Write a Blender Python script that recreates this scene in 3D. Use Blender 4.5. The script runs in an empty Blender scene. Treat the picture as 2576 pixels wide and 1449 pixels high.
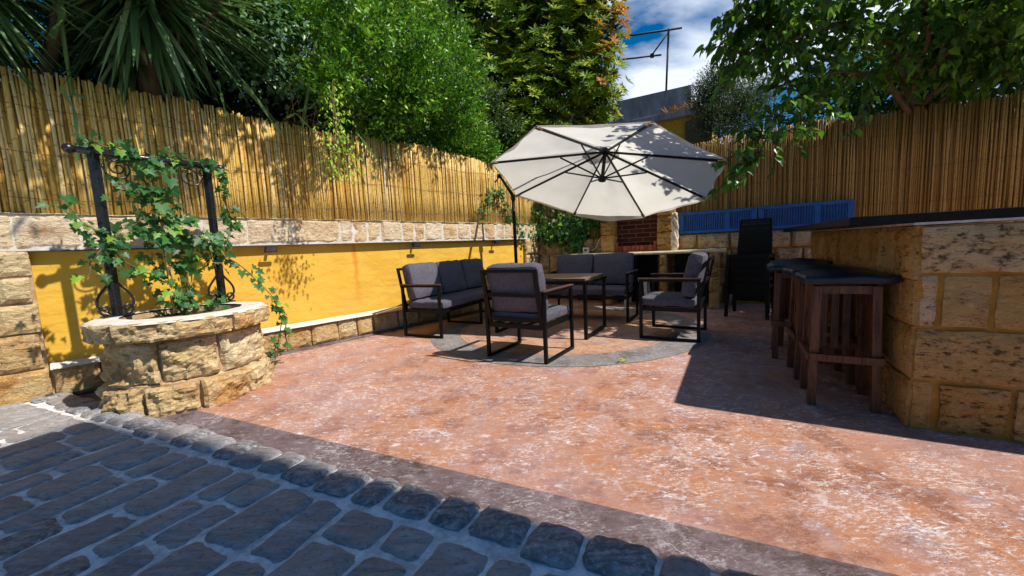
import bpy, bmesh, math, random
import numpy as np
from mathutils import Vector, Matrix, noise as mnoise
R = math.radians
random.seed(7); RNG = np.random.default_rng(11)
SC = bpy.context.scene; COL = SC.collection
# ------------------------------------------------------------------ camera
CAM_Z = 1.05
cam = bpy.data.objects.new('camera', bpy.data.cameras.new('camera')); COL.objects.link(cam)
pitch, roll = 0.103344, -0.048165
rgt = Vector((math.cos(roll), math.sin(roll)*math.sin(pitch), math.sin(roll)*math.cos(pitch)))
upv = Vector((-math.sin(roll), math.cos(roll)*math.sin(pitch), math.cos(roll)*math.cos(pitch)))
fwd = Vector((0, math.cos(pitch), -math.sin(pitch)))
cam.matrix_world = Matrix(((rgt.x, upv.x, -fwd.x, 0), (rgt.y, upv.y, -fwd.y, 0), (rgt.z, upv.z, -fwd.z, CAM_Z), (0, 0, 0, 1)))
cam.data.sensor_width = 36; cam.data.lens = 36*974.77/2576; cam.data.clip_start = 0.05; cam.data.clip_end = 500
SC.camera = cam
# ------------------------------------------------------------------ sky, sun, exposure
SUN_AZ, SUN_EL = 112.0, 52.0        # azimuth clockwise from +Y
wd = bpy.data.worlds.new("World"); SC.world = wd; wd.use_nodes = True
nt = wd.node_tree; nt.nodes.clear()
out = nt.nodes.new('ShaderNodeOutputWorld'); bg = nt.nodes.new('ShaderNodeBackground')
sky = nt.nodes.new('ShaderNodeTexSky'); sky.sky_type = 'NISHITA'; sky.sun_disc = False
sky.sun_elevation = R(SUN_EL); sky.sun_rotation = R(SUN_AZ); sky.altitude = 100; sky.air_density = 1.0; sky.dust_density = 0.3; sky.ozone_density = 2.5
tc = nt.nodes.new('ShaderNodeTexCoord'); mp = nt.nodes.new('ShaderNodeMapping'); mp.inputs['Scale'].default_value = (1.0, 1.0, 2.6)
mp.inputs['Rotation'].default_value = (0.2, 0.1, 0.5); mp.inputs['Location'].default_value = (0.35, 0.1, 0.2)
n1 = nt.nodes.new('ShaderNodeTexNoise'); n1.inputs['Scale'].default_value = 2.3; n1.inputs['Detail'].default_value = 8; n1.inputs['Roughness'].default_value = 0.5; n1.inputs['Distortion'].default_value = 0.25
cr = nt.nodes.new('ShaderNodeValToRGB'); cr.color_ramp.elements[0].position = 0.45; cr.color_ramp.elements[1].position = 0.60
mx = nt.nodes.new('ShaderNodeMix'); mx.data_type = 'RGBA'
hs = nt.nodes.new('ShaderNodeHueSaturation'); hs.inputs['Saturation'].default_value = 1.5; hs.inputs['Value'].default_value = 1.6
nt.links.new(tc.outputs['Generated'], mp.inputs['Vector']); nt.links.new(mp.outputs[0], n1.inputs['Vector'])
nt.links.new(n1.outputs['Fac'], cr.inputs[0])
dp = nt.nodes.new('ShaderNodeVectorMath'); dp.operation = 'DOT_PRODUCT'; nt.links.new(tc.outputs['Generated'], dp.inputs[0]); dp.inputs[1].default_value = (0.36, 0.80, 0.48)
mr = nt.nodes.new('ShaderNodeMapRange'); mr.inputs[1].default_value = 0.62; mr.inputs[2].default_value = 0.86; nt.links.new(dp.outputs['Value'], mr.inputs[0])
mm = nt.nodes.new('ShaderNodeMath'); mm.operation = 'MULTIPLY'; nt.links.new(cr.outputs[0], mm.inputs[0]); nt.links.new(mr.outputs[0], mm.inputs[1]); nt.links.new(mm.outputs[0], mx.inputs['Factor'])
nt.links.new(sky.outputs[0], hs.inputs['Color']); nt.links.new(hs.outputs[0], mx.inputs['A'])
mx.inputs['B'].default_value = (15.5, 17.0, 19.5, 1)
nt.links.new(mx.outputs['Result'], bg.inputs['Color']); bg.inputs['Strength'].default_value = 0.052
nt.links.new(bg.outputs[0], out.inputs['Surface'])
sl = bpy.data.lights.new('sun', 'SUN'); sl.energy = 5.0; sl.angle = R(0.7); sl.color = (1.0, 0.94, 0.84)
so = bpy.data.objects.new('sun', sl); COL.objects.link(so)
sd = Vector((math.sin(R(SUN_AZ))*math.cos(R(SUN_EL)), math.cos(R(SUN_AZ))*math.cos(R(SUN_EL)), math.sin(R(SUN_EL))))
so.rotation_euler = sd.to_track_quat('Z', 'Y').to_euler(); so.location = sd*30
SC.view_settings.view_transform = 'Standard'; SC.view_settings.look = 'None'; SC.view_settings.exposure = 0.25; SC.view_settings.gamma = 1.0
SC.render.engine = 'CYCLES'; SC.cycles.max_bounces = 6; SC.cycles.diffuse_bounces = 3; SC.cycles.transparent_max_bounces = 6
# ------------------------------------------------------------------ materials
class NT:
    def __init__(s, name):
        s.m = bpy.data.materials.new(name); s.m.use_nodes = True; s.t = s.m.node_tree; s.t.nodes.clear()
        s.o = s.n('ShaderNodeOutputMaterial'); s.b = s.n('ShaderNodeBsdfPrincipled'); s.l(s.b.outputs[0], s.o.inputs['Surface'])
        s.tc = s.n('ShaderNodeTexCoord').outputs['Object']
    def n(s, k, **kw):
        nd = s.t.nodes.new(k)
        for a, v in kw.items(): setattr(nd, a, v)
        return nd
    def l(s, a, b): s.t.links.new(a, b)
    def set(s, sock, v):
        if hasattr(v, 'is_linked') or hasattr(v, 'links'): s.l(v, sock)
        else: sock.default_value = (*v, 1) if isinstance(v, tuple) and len(v) == 3 and sock.type == 'RGBA' else v
    def map(s, scale=(1, 1, 1), rot=(0, 0, 0), vec=None):
        m = s.n('ShaderNodeMapping'); s.l(vec or s.tc, m.inputs[0]); m.inputs['Scale'].default_value = scale; m.inputs['Rotation'].default_value = rot
        return m.outputs[0]
    def noise(s, sc, detail=4, rough=0.55, vec=None, dist=0.0):
        n = s.n('ShaderNodeTexNoise'); s.l(vec or s.tc, n.inputs['Vector']); n.inputs['Scale'].default_value = sc
        n.inputs['Detail'].default_value = detail; n.inputs['Roughness'].default_value = rough; n.inputs['Distortion'].default_value = dist
        return n.outputs['Fac']
    def voro(s, sc, vec=None, feat='F1', rand=1.0):
        n = s.n('ShaderNodeTexVoronoi', feature=feat); s.l(vec or s.tc, n.inputs['Vector']); n.inputs['Scale'].default_value = sc; n.inputs['Randomness'].default_value = rand
        return n.outputs['Distance']
    def ramp(s, fac, stops, interp='LINEAR'):
        r = s.n('ShaderNodeValToRGB'); s.l(fac, r.inputs[0]); e = r.color_ramp.elements; r.color_ramp.interpolation = interp
        while len(e) < len(stops): e.new(0.5)
        for q, (p, c) in zip(e, stops): q.position = p; q.color = (*c, 1) if isinstance(c, tuple) else (c, c, c, 1)
        return r.outputs[0]
    def mix(s, f, a, b, mode='MIX'):
        m = s.n('ShaderNodeMix', data_type='RGBA', blend_type=mode); s.set(m.inputs['Factor'], f); s.set(m.inputs['A'], a); s.set(m.inputs['B'], b)
        return m.outputs['Result']
    def math(s, op, a, b=0.0, c=None):
        m = s.n('ShaderNodeMath', operation=op); s.set(m.inputs[0], a); s.set(m.inputs[1], b)
        if c is not None: s.set(m.inputs[2], c)
        return m.outputs[0]
    def tint(s):
        a = s.n('ShaderNodeAttribute'); a.attribute_name = 'tint'; return a.outputs['Fac']
    def bump(s, h, strength=0.5, dist=0.02, prev=None):
        b = s.n('ShaderNodeBump'); s.set(b.inputs['Height'], h); b.inputs['Strength'].default_value = strength; b.inputs['Distance'].default_value = dist
        if prev is not None: s.l(prev, b.inputs['Normal'])
        return b.outputs[0]
    def fin(s, col=None, rough=0.8, bump=None, spec=0.3, metal=0.0):
        if col is not None: s.set(s.b.inputs['Base Color'], col)
        s.set(s.b.inputs['Roughness'], rough); s.b.inputs['Specular IOR Level'].default_value = spec; s.b.inputs['Metallic'].default_value = metal
        if bump is not None: s.l(bump, s.b.inputs['Normal'])
        return s.m

def simple(name, col, rough=0.6, spec=0.4, metal=0, var=0.25, sc=18, bs=0.0):
    t = NT(name); n = t.noise(sc, 5)
    c = t.mix(t.ramp(n, [(0.35, 0.0), (0.7, 1.0)]), tuple(x*(1-var) for x in col), tuple(min(1, x*(1+var)) for x in col))
    return t.fin(c, t.ramp(t.noise(sc*2.3), [(0.3, max(0, rough-0.1)), (0.7, min(1, rough+0.12))]), t.bump(n, bs, 0.01) if bs else None, spec, metal)

def stone_mat(name, ramp, pit=26, dark=(0.05, 0.022, 0.008), bs=0.9, light=(0.62, 0.47, 0.28), thr=0.0, dist=0.5):
    t = NT(name)
    base = t.ramp(t.tint(), ramp, 'LINEAR')
    off = t.n('ShaderNodeVectorMath', operation='ADD'); sc_ = t.n('ShaderNodeCombineXYZ'); tv = t.math('MULTIPLY', t.tint(), 57.0); t.l(tv, sc_.inputs[0]); t.l(tv, sc_.inputs[2]); t.l(t.tc, off.inputs[0]); t.l(sc_.outputs[0], off.inputs[1]); t.tc = off.outputs[0]
    dens = t.math('MULTIPLY', t.math('SUBTRACT', t.math('FRACT', t.math('MULTIPLY', t.tint(), 7.7)), 0.5), 0.10)
    n1 = t.noise(5.5, 6, 0.6, dist=0.4); n2 = t.noise(30, 5, 0.7)
    c = t.mix(t.ramp(n1, [(0.36, 0.0), (0.68, 0.85)]), base, light)
    c = t.mix(t.ramp(t.noise(3.1, 4, 0.6, vec=t.map((1, 1, 1.6))), [(0.50, 0.0), (0.72, 0.75)]), c, (0.36, 0.14, 0.035))
    v = t.noise(pit, 5, 0.72, vec=t.map((0.75, 0.75, 1.5)), dist=dist)
    v2 = t.voro(pit*2.2, vec=t.map((0.8, 0.8, 1.5))); holes = t.math('MULTIPLY', t.ramp(v2, [(0.10, 1.0), (0.24, 0.0)]), t.ramp(t.noise(6, 3), [(0.48, 0.0), (0.60, 1.0)]))
    pits = t.math('MAXIMUM', t.ramp(t.math('SUBTRACT', v, dens), [(0.34+thr, 1.0), (0.44+thr, 0.0)]), t.math('MULTIPLY', holes, 0.8))
    c = t.mix(t.math('MULTIPLY', pits, 0.85), c, dark)
    c = t.mix(t.ramp(n2, [(0.52, 0.0), (0.72, 0.6)]), c, tuple(min(1, x*1.25) for x in light))
    b = t.bump(v, bs, 0.025); b = t.bump(t.math('SUBTRACT', 1.0, holes), 0.6, 0.01, b); b = t.bump(n2, 0.4, 0.01, b)
    return t.fin(c, 0.9, b, 0.15)
RAMP_LIT = [(0.0, (0.44, 0.21, 0.055)), (0.3, (0.56, 0.33, 0.11)), (0.6, (0.64, 0.46, 0.22)), (0.88, (0.70, 0.60, 0.40)), (1.0, (0.50, 0.17, 0.045))]
M = {}
M['stone'] = stone_mat('weathered_limestone', RAMP_LIT, bs=1.2, light=(0.70, 0.55, 0.32), thr=-0.015)
M['stone_pale'] = stone_mat('pale_capping_stone', [(0.0, (0.52, 0.26, 0.10)), (0.4, (0.64, 0.43, 0.22)), (0.75, (0.72, 0.57, 0.38)), (1.0, (0.76, 0.68, 0.56))], pit=30, dark=(0.28, 0.14, 0.06), bs=0.9, light=(0.70, 0.56, 0.38), thr=-0.02)
M['stone_bar'] = stone_mat('ochre_limestone', [(0.0, (0.34, 0.15, 0.022)), (0.35, (0.44, 0.235, 0.05)), (0.7, (0.52, 0.33, 0.13)), (1.0, (0.72, 0.57, 0.40))], pit=24, bs=1.2, light=(0.58, 0.38, 0.17), thr=0.005, dist=0.12)
M['stone_rubble'] = stone_mat('rubble_stone', [(0.0, (0.28, 0.14, 0.05)), (0.5, (0.36, 0.24, 0.11)), (1.0, (0.42, 0.36, 0.27))], pit=18, bs=1.0)
def mortar_mat(name, c1, c2):
    t = NT(name); n = t.noise(14, 6, 0.65)
    return t.fin(t.mix(t.ramp(n, [(0.35, 0.0), (0.65, 1.0)]), c1, c2), 0.95, t.bump(t.noise(60, 4, 0.7), 0.5, 0.01), 0.1)
M['mortar'] = mortar_mat('lime_mortar', (0.40, 0.24, 0.11), (0.56, 0.42, 0.27))
M['mortar_ochre'] = mortar_mat('ochre_mortar', (0.32, 0.145, 0.025), (0.44, 0.235, 0.055))
M['cement'] = mortar_mat('pale_cement', (0.55, 0.50, 0.44), (0.72, 0.68, 0.62))
# plaster
t = NT('ochre_plaster'); n = t.noise(2.2, 5, 0.6); n2 = t.noise(7, 6, 0.7, vec=t.map((1, 1, 0.5)))
c = t.mix(t.ramp(n, [(0.35, 0.0), (0.7, 1.0)]), (0.70, 0.40, 0.05), (0.78, 0.48, 0.08))
c = t.mix(t.ramp(n2, [(0.56, 0.0), (0.75, 0.35)]), c, (0.68, 0.37, 0.06))
sx = t.n('ShaderNodeSeparateXYZ'); t.l(t.tc, sx.inputs[0])
wob = t.math('ADD', sx.outputs[0], t.math('MULTIPLY', t.math('SUBTRACT', t.noise(5, 3), 0.5), 0.10))
def streak(x0, w, z0, z1, k):
    d = t.math('ABSOLUTE', t.math('SUBTRACT', wob, x0)); a = t.ramp(t.math('DIVIDE', d, w), [(0.15, 1.0), (1.0, 0.0)])
    zz = t.n('ShaderNodeMapRange'); t.l(sx.outputs[2], zz.inputs[0]); zz.inputs[1].default_value = z0; zz.inputs[2].default_value = z1; zz.inputs[3].default_value = 0; zz.inputs[4].default_value = k
    return t.math('MULTIPLY', a, zz.outputs[0])
c = t.mix(streak(2.62, 0.045, 0.35, 1.15, 0.85), c, (0.62, 0.16, 0.01))
c = t.mix(streak(3.3, 0.03, 0.5, 1.2, 0.3), c, (0.55, 0.22, 0.03))
c = t.mix(t.ramp(t.noise(1.3, 6, 0.7), [(0.52, 0.0), (0.70, 0.45)]), c, (0.72, 0.44, 0.12))
c = t.mix(t.ramp(t.noise(26, 5, 0.8), [(0.60, 0.0), (0.72, 0.35)]), c, (0.50, 0.27, 0.05))
M['plaster'] = t.fin(c, 0.9, t.bump(t.noise(40, 5, 0.6), 0.3, 0.01, t.bump(t.noise(3.5, 4, 0.5, vec=t.map((1, 1, 2.2))), 0.35, 0.05)), 0.12)
# reed
def reed_mat(name, stops):
    t = NT(name); tt = t.tint(); g = t.noise(9, 4, 0.6, vec=t.map((3, 3, 1))); f = t.noise(160, 2, 0.5, vec=t.map((1, 1, 0.08)))
    c = t.ramp(t.math('ADD', t.math('MULTIPLY', tt, 0.8), t.math('MULTIPLY', g, 0.25)), stops)
    nd = t.n('ShaderNodeTexWave', wave_type='BANDS', bands_direction='Z'); t.l(t.tc, nd.inputs[0])
    sz = t.n('ShaderNodeSeparateXYZ'); t.l(t.tc, sz.inputs[0])
    z = t.math('ADD', t.math('MULTIPLY', sz.outputs[2], 4.2), t.math('MULTIPLY', tt, 37.7))
    node = t.ramp(t.math('FRACT', z), [(0.0, 1.0), (0.035, 0.0), (0.965, 0.0), (1.0, 1.0)])
    c = t.mix(t.math('MULTIPLY', node, 0.75), c, (0.12, 0.06, 0.02))
    c = t.mix(t.ramp(f, [(0.45, 0.0), (0.7, 0.35)]), c, (0.24, 0.12, 0.035))
    return t.fin(c, 0.5, t.bump(f, 0.2, 0.004), 0.35)
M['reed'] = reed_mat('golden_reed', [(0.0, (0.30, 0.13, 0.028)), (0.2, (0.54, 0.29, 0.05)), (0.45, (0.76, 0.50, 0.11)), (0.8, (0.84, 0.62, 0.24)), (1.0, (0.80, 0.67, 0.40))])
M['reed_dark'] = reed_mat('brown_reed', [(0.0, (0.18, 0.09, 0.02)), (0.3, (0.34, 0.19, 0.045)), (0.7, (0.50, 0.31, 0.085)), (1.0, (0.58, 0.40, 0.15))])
# patio: stamped concrete
def veins(t, scale, w=0.03, dist=0.18):
    nz = t.n('ShaderNodeTexNoise'); t.l(t.tc, nz.inputs[0]); nz.inputs['Scale'].default_value = 2.5; nz.inputs['Detail'].default_value = 6; nz.inputs['Roughness'].default_value = 0.65
    v = t.n('ShaderNodeVectorMath', operation='MULTIPLY_ADD'); t.l(nz.outputs['Color'], v.inputs[0]); v.inputs[1].default_value = (dist*4, dist*4, 0); t.l(t.tc, v.inputs[2])
    vo = t.n('ShaderNodeTexVoronoi', feature='DISTANCE_TO_EDGE'); t.l(v.outputs[0], vo.inputs['Vector']); vo.inputs['Scale'].default_value = scale
    return t.ramp(vo.outputs['Distance'], [(0.0, 1.0), (w, 0.0)])
def patio(name, kind):
    t = NT(name)
    big = t.noise(0.9, 4, 0.55); mid = t.noise(5.5, 9, 0.74, dist=0.4); fine = t.noise(15, 10, 0.82, vec=t.map((1.0, 1.9, 1), (0, 0, 0.45)), dist=0.5); speck = t.noise(70, 4, 0.7)
    cols = {'field': ((0.46, 0.185, 0.075), (0.41, 0.225, 0.175), (0.25, 0.09, 0.05)), 'strip': ((0.115, 0.075, 0.08), (0.17, 0.125, 0.135), (0.06, 0.035, 0.03)),
            'ring': ((0.17, 0.155, 0.15), (0.25, 0.22, 0.21), (0.10, 0.085, 0.08)), 'disc': ((0.50, 0.27, 0.14), (0.46, 0.26, 0.16), (0.33, 0.15, 0.075))}[kind]
    c = t.mix(t.ramp(mid, [(0.38, 0.0), (0.62, 1.0)]), cols[0], cols[1])
    c = t.mix(t.ramp(t.noise(3.6, 8, 0.74), [(0.50, 0.0), (0.58, 0.85)]), c, cols[2])
    if kind in ('field', 'disc'):
        c = t.mix(t.ramp(t.noise(5.3, 8, 0.78), [(0.55, 0.0), (0.63, 0.75)]), c, (0.30, 0.23, 0.26))
    f2 = t.noise(38, 8, 0.8, vec=t.map((1.0, 2.4, 1), (0, 0, -0.5)), dist=0.4)
    fl = t.math('MAXIMUM', t.ramp(fine, [(0.54, 0.0), (0.61, 1.0)]), t.math('MULTIPLY', t.ramp(f2, [(0.52, 0.0), (0.59, 1.0)]), t.ramp(t.noise(4.1, 5, 0.7), [(0.45, 0.0), (0.58, 1.0)])))
    patch = t.ramp(t.noise(1.3, 7, 0.72), [(0.40, 0.22), (0.54, 1.0)])
    wh = t.math('MULTIPLY', fl, patch)
    streaks = t.noise(9, 7, 0.75, vec=t.map((0.8, 3.6, 1), (0, 0, 0.45)), dist=1.2)
    c = t.mix(t.ramp(streaks, [(0.50, 0.0), (0.66, 0.5)]), c, tuple(min(1, x*1.3+0.02) for x in cols[1]))
    c = t.mix(t.ramp(streaks, [(0.30, 0.55), (0.42, 0.0)]), c, cols[2])
    if kind != 'disc':
        vn = veins(t, 1.5, 0.016, 0.22)
        wh = t.math('MAXIMUM', wh, t.math('MULTIPLY', vn, t.ramp(t.noise(2.6, 4, 0.6), [(0.53, 0.0), (0.62, 0.8)])))
        vn2 = veins(t, 3.4, 0.016, 0.20); wh = t.math('MAXIMUM', wh, t.math('MULTIPLY', vn2, t.ramp(t.noise(3.9, 4, 0.6), [(0.52, 0.0), (0.64, 0.7)])))
    haze = t.math('MULTIPLY', t.ramp(big, [(0.46, 0.0), (0.64, 0.7)]), 0.6 if kind != 'strip' else 0.15)
    c = t.mix(haze, c, (0.46, 0.31, 0.31) if kind != 'ring' else (0.21, 0.205, 0.21))
    c = t.mix(t.math('MULTIPLY', wh, 0.92 if kind == 'field' else 0.5), c, (0.78, 0.73, 0.74))
    c = t.mix(t.ramp(speck, [(0.30, 0.35), (0.42, 0.0)]), c, tuple(x*0.4 for x in cols[0]))
    if kind == 'disc':
        sp_ = t.n('ShaderNodeSeparateXYZ'); t.l(t.tc, sp_.inputs[0]); an = t.math('ARCTAN2', sp_.outputs[1], sp_.outputs[0])
        rr_ = t.math('SQRT', t.math('ADD', t.math('MULTIPLY', sp_.outputs[0], sp_.outputs[0]), t.math('MULTIPLY', sp_.outputs[1], sp_.outputs[1])))
        cx_ = t.n('ShaderNodeCombineXYZ'); t.l(t.math('MULTIPLY', an, 1.3), cx_.inputs[0]); t.l(rr_, cx_.inputs[1])
        vv = t.n('ShaderNodeVectorMath', operation='MULTIPLY_ADD'); nz = t.n('ShaderNodeTexNoise'); nz.inputs['Scale'].default_value = 5; nz.inputs['Detail'].default_value = 4; t.l(t.tc, nz.inputs[0])
        t.l(nz.outputs['Color'], vv.inputs[0]); vv.inputs[1].default_value = (0.10, 0.10, 0); t.l(cx_.outputs[0], vv.inputs[2])
        br = t.n('ShaderNodeTexBrick'); br.offset = 0.5; br.offset_frequency = 2; br.squash = 0.7; br.squash_frequency = 3; t.l(vv.outputs[0], br.inputs['Vector'])
        br.inputs['Scale'].default_value = 1; br.inputs['Mortar Size'].default_value = 0.005; br.inputs['Brick Width'].default_value = 0.20; br.inputs['Row Height'].default_value = 0.15
        c = t.mix(t.math('MULTIPLY', br.outputs['Fac'], t.ramp(t.noise(3.3, 3), [(0.42, 0.15), (0.56, 0.9)])), c, (0.24, 0.11, 0.06))
    h = t.math('ADD', mid, t.math('MULTIPLY', f2, 0.8))
    return t.fin(c, t.ramp(fine, [(0.3, 0.55), (0.7, 0.85)]), t.bump(h, 0.5, 0.02), 0.3)
M['patio'] = patio('stamped_terracotta_concrete', 'field'); M['strip'] = patio('dark_border_concrete', 'strip')
M['ring'] = patio('grey_ring_concrete', 'ring'); M['disc'] = patio('tan_disc_concrete', 'disc')
# cobbles
t = NT('slate_cobble'); tt = t.tint(); n = t.noise(11, 6, 0.62, vec=t.map((0.6, 2.6, 1), (0, 0, 0.6)), dist=1.5); s2 = t.noise(48, 5, 0.75)
c = t.ramp(tt, [(0.0, (0.23, 0.23, 0.24)), (0.2, (0.44, 0.42, 0.40)), (0.4, (0.32, 0.315, 0.33)), (0.6, (0.50, 0.43, 0.40)), (0.78, (0.36, 0.355, 0.37)), (0.86, (0.20, 0.20, 0.22)), (1.0, (0.13, 0.135, 0.15))])
c = t.mix(t.ramp(n, [(0.42, 0.0), (0.62, 0.8)]), c, (0.50, 0.50, 0.52)); c = t.mix(t.ramp(t.noise(2.7, 6, 0.7), [(0.46, 0.0), (0.62, 0.6)]), c, (0.34, 0.27, 0.24)); c = t.mix(t.ramp(s2, [(0.34, 0.7), (0.44, 0.0)]), c, (0.09, 0.09, 0.10))
c = t.mix(t.ramp(n, [(0.30, 0.6), (0.40, 0.0)]), c, (0.15, 0.15, 0.165))
c = t.mix(t.math('MULTIPLY', t.ramp(s2, [(0.52, 0.0), (0.66, 1.0)]), t.ramp(tt, [(0.80, 0.05), (0.9, 0.55)])), c, (0.78, 0.78, 0.80))
M['cobble'] = t.fin(c, 0.6, t.bump(n, 0.8, 0.03, t.bump(s2, 0.8, 0.015)), 0.4)
t = NT('pale_grout'); n = t.noise(12, 8, 0.75); c = t.mix(t.ramp(n, [(0.38, 0.0), (0.60, 1.0)]), (0.50, 0.49, 0.48), (0.88, 0.87, 0.86)); c = t.mix(t.ramp(t.noise(3.1, 5, 0.7), [(0.55, 0.0), (0.7, 0.6)]), c, (0.42, 0.38, 0.34))
M['grout'] = t.fin(c, 0.95, t.bump(t.noise(50, 5, 0.7), 0.6, 0.012), 0.1)
M['earth'] = simple('dry_earth', (0.10, 0.07, 0.04), 0.95, 0.1, bs=0.5)
M['iron'] = simple('black_wrought_iron', (0.012, 0.012, 0.016), 0.28, 0.6)
M['frame'] = simple('black_powder_coat', (0.004, 0.004, 0.005), 0.45, 0.2)
M['armwood'] = simple('stained_armrest_wood', (0.075, 0.030, 0.018), 0.5, 0.4)
# fabric
def fabric(name, c1, c2):
    t = NT(name); a = t.noise(260, 3, 0.6, vec=t.map((1, 0.12, 0.12))); b = t.noise(260, 3, 0.6, vec=t.map((0.12, 1, 1))); m = t.noise(6, 4)
    w = t.math('MULTIPLY', t.math('ADD', a, b), 0.5)
    c = t.mix(t.ramp(w, [(0.32, 0.0), (0.70, 1.0)]), c1, c2); c = t.mix(t.ramp(m, [(0.4, 0.0), (0.75, 0.3)]), c, c1)
    return t.fin(c, 0.95, t.bump(m, 0.5, 0.03, t.bump(w, 0.35, 0.003)), 0.1)
M['fabric'] = fabric('grey_woven_cushion', (0.050, 0.047, 0.062), (0.17, 0.165, 0.205))
# canopy
t = NT('cream_canopy'); n = t.noise(3, 4); wv = t.noise(300, 2, 0.5); c = t.mix(t.ramp(n, [(0.35, 0.0), (0.7, 1.0)]), (0.72, 0.71, 0.67), (0.79, 0.78, 0.74))
t.fin(c, 0.9, t.bump(t.noise(5, 3, vec=t.map((1, 1, 1))), 0.3, 0.03), 0.1); tr = t.n('ShaderNodeBsdfTranslucent'); t.l(c, tr.inputs['Color'])
ms = t.n('ShaderNodeMixShader'); ms.inputs[0].default_value = 0.62; t.l(t.b.outputs[0], ms.inputs[1]); t.l(tr.outputs[0], ms.inputs[2]); t.l(ms.outputs[0], t.o.inputs['Surface']); M['canopy'] = t.m
M['canopy_pocket'] = simple('canopy_pocket', (0.45, 0.33, 0.24), 0.9, 0.1)
# leaves
def leaf_mat(name, stops, rough=0.42, trans=0.3, spec=0.5, tcol=None):
    t = NT(name); c = t.ramp(t.tint(), stops); t.fin(c, rough, None, spec)
    tr = t.n('ShaderNodeBsdfTranslucent'); cc = t.mix(0.55, c, tcol or (0.25, 0.45, 0.03)); t.l(cc, tr.inputs['Color'])
    ms = t.n('ShaderNodeMixShader'); ms.inputs[0].default_value = trans; t.l(t.b.outputs[0], ms.inputs[1]); t.l(tr.outputs[0], ms.inputs[2]); t.l(ms.outputs[0], t.o.inputs['Surface'])
    return t.m
M['leaf_bush'] = leaf_mat('small_glossy_leaf', [(0, (0.008, 0.035, 0.004)), (0.3, (0.035, 0.14, 0.008)), (0.6, (0.14, 0.40, 0.015)), (1, (0.48, 0.62, 0.05))], 0.40, 0.25, 0.4)
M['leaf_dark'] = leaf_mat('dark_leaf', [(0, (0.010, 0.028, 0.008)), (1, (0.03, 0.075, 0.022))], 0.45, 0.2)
M['leaf_round'] = leaf_mat('blue_green_round_leaf', [(0, (0.03, 0.10, 0.03)), (1, (0.16, 0.30, 0.14))], 0.4, 0.25)
M['leaf_laurel'] = leaf_mat('red_tipped_leaf', [(0, (0.07, 0.17, 0.01)), (0.4, (0.20, 0.33, 0.015)), (0.72, (0.50, 0.55, 0.05)), (0.80, (0.55, 0.27, 0.03)), (1, (0.62, 0.11, 0.05))], 0.5, 0.3, 0.25, (0.40, 0.40, 0.03))
M['leaf_mulberry'] = leaf_mat('mulberry_leaf', [(0, (0.014, 0.07, 0.018)), (0.5, (0.045, 0.17, 0.025)), (1, (0.20, 0.46, 0.03))], 0.36, 0.36, 0.5)
M['leaf_olive'] = leaf_mat('silver_olive_leaf', [(0, (0.035, 0.055, 0.032)), (1, (0.12, 0.155, 0.10))], 0.7, 0.15, 0.2)
M['leaf_ivy'] = leaf_mat('ivy_leaf', [(0, (0.012, 0.062, 0.020)), (0.5, (0.035, 0.15, 0.045)), (0.85, (0.08, 0.22, 0.05)), (1, (0.24, 0.44, 0.03))], 0.45, 0.28, 0.35)
M['leaf_yucca'] = leaf_mat('yucca_blade', [(0, (0.03, 0.09, 0.03)), (0.6, (0.10, 0.22, 0.09)), (1, (0.34, 0.46, 0.22))], 0.36, 0.15)
M['cactus'] = simple('cactus_green', (0.12, 0.22, 0.06), 0.5, 0.3)
M['bark'] = simple('tree_bark', (0.12, 0.085, 0.055), 0.9, 0.1, bs=0.8)
M['vine'] = simple('vine_stem', (0.20, 0.13, 0.07), 0.8, 0.2)
M['wood'] = None
t = NT('reddish_stool_wood'); g = t.noise(14, 6, 0.6, vec=t.map((5, 5, 0.35)), dist=1.2); w = t.n('ShaderNodeTexWave', wave_type='BANDS', bands_direction='X'); t.l(t.map((9, 9, 0.8)), w.inputs[0]); w.inputs['Scale'].default_value = 6; w.inputs['Distortion'].default_value = 9; w.inputs['Detail'].default_value = 3
c = t.mix(t.ramp(g, [(0.35, 0.0), (0.65, 1.0)]), (0.02, 0.006, 0.003), (0.20, 0.072, 0.03)); c = t.mix(t.math('MULTIPLY', w.outputs['Fac'], 0.4), c, (0.05, 0.016, 0.008))
M['wood'] = t.fin(c, 0.45, t.bump(g, 0.3, 0.005), 0.4)
t = NT('table_plank'); g = t.noise(10, 6, 0.6, vec=t.map((0.5, 6, 6)), dist=0.8); c = t.mix(t.ramp(g, [(0.35, 0.0), (0.65, 1.0)]), (0.15, 0.075, 0.045), (0.30, 0.18, 0.12)); M['plank'] = t.fin(c, 0.45, t.bump(g, 0.3, 0.005), 0.4)
M['leather'] = simple('dark_blue_leatherette', (0.006, 0.014, 0.024), 0.36, 0.4, bs=0.1, sc=40)
M['slab'] = simple('black_polished_slab', (0.004, 0.004, 0.006), 0.4, 0.15)
M['slab_edge'] = simple('pale_slab_underlay', (0.55, 0.50, 0.46), 0.7, 0.3)
M['blue'] = simple('blue_shutter_paint', (0.012, 0.11, 0.42), 0.4, 0.4, var=0.2, sc=9)
t = NT('red_brick'); c = t.ramp(t.tint(), [(0, (0.20, 0.05, 0.025)), (1, (0.40, 0.11, 0.06))]); c = t.mix(t.ramp(t.noise(25, 5, 0.7), [(0.45, 0), (0.7, 0.6)]), c, (0.10, 0.03, 0.02)); M['brick'] = t.fin(c, 0.9, t.bump(t.noise(50, 4), 0.5, 0.01), 0.15)
t = NT('sooty_brick'); br = t.n('ShaderNodeTexBrick'); t.l(t.map((1, 1, 1), (R(90), 0, 0)), br.inputs['Vector']); br.inputs['Scale'].default_value = 1; br.inputs['Brick Width'].default_value = 0.24; br.inputs['Row Height'].default_value = 0.075; br.inputs['Mortar Size'].default_value = 0.005
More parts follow.
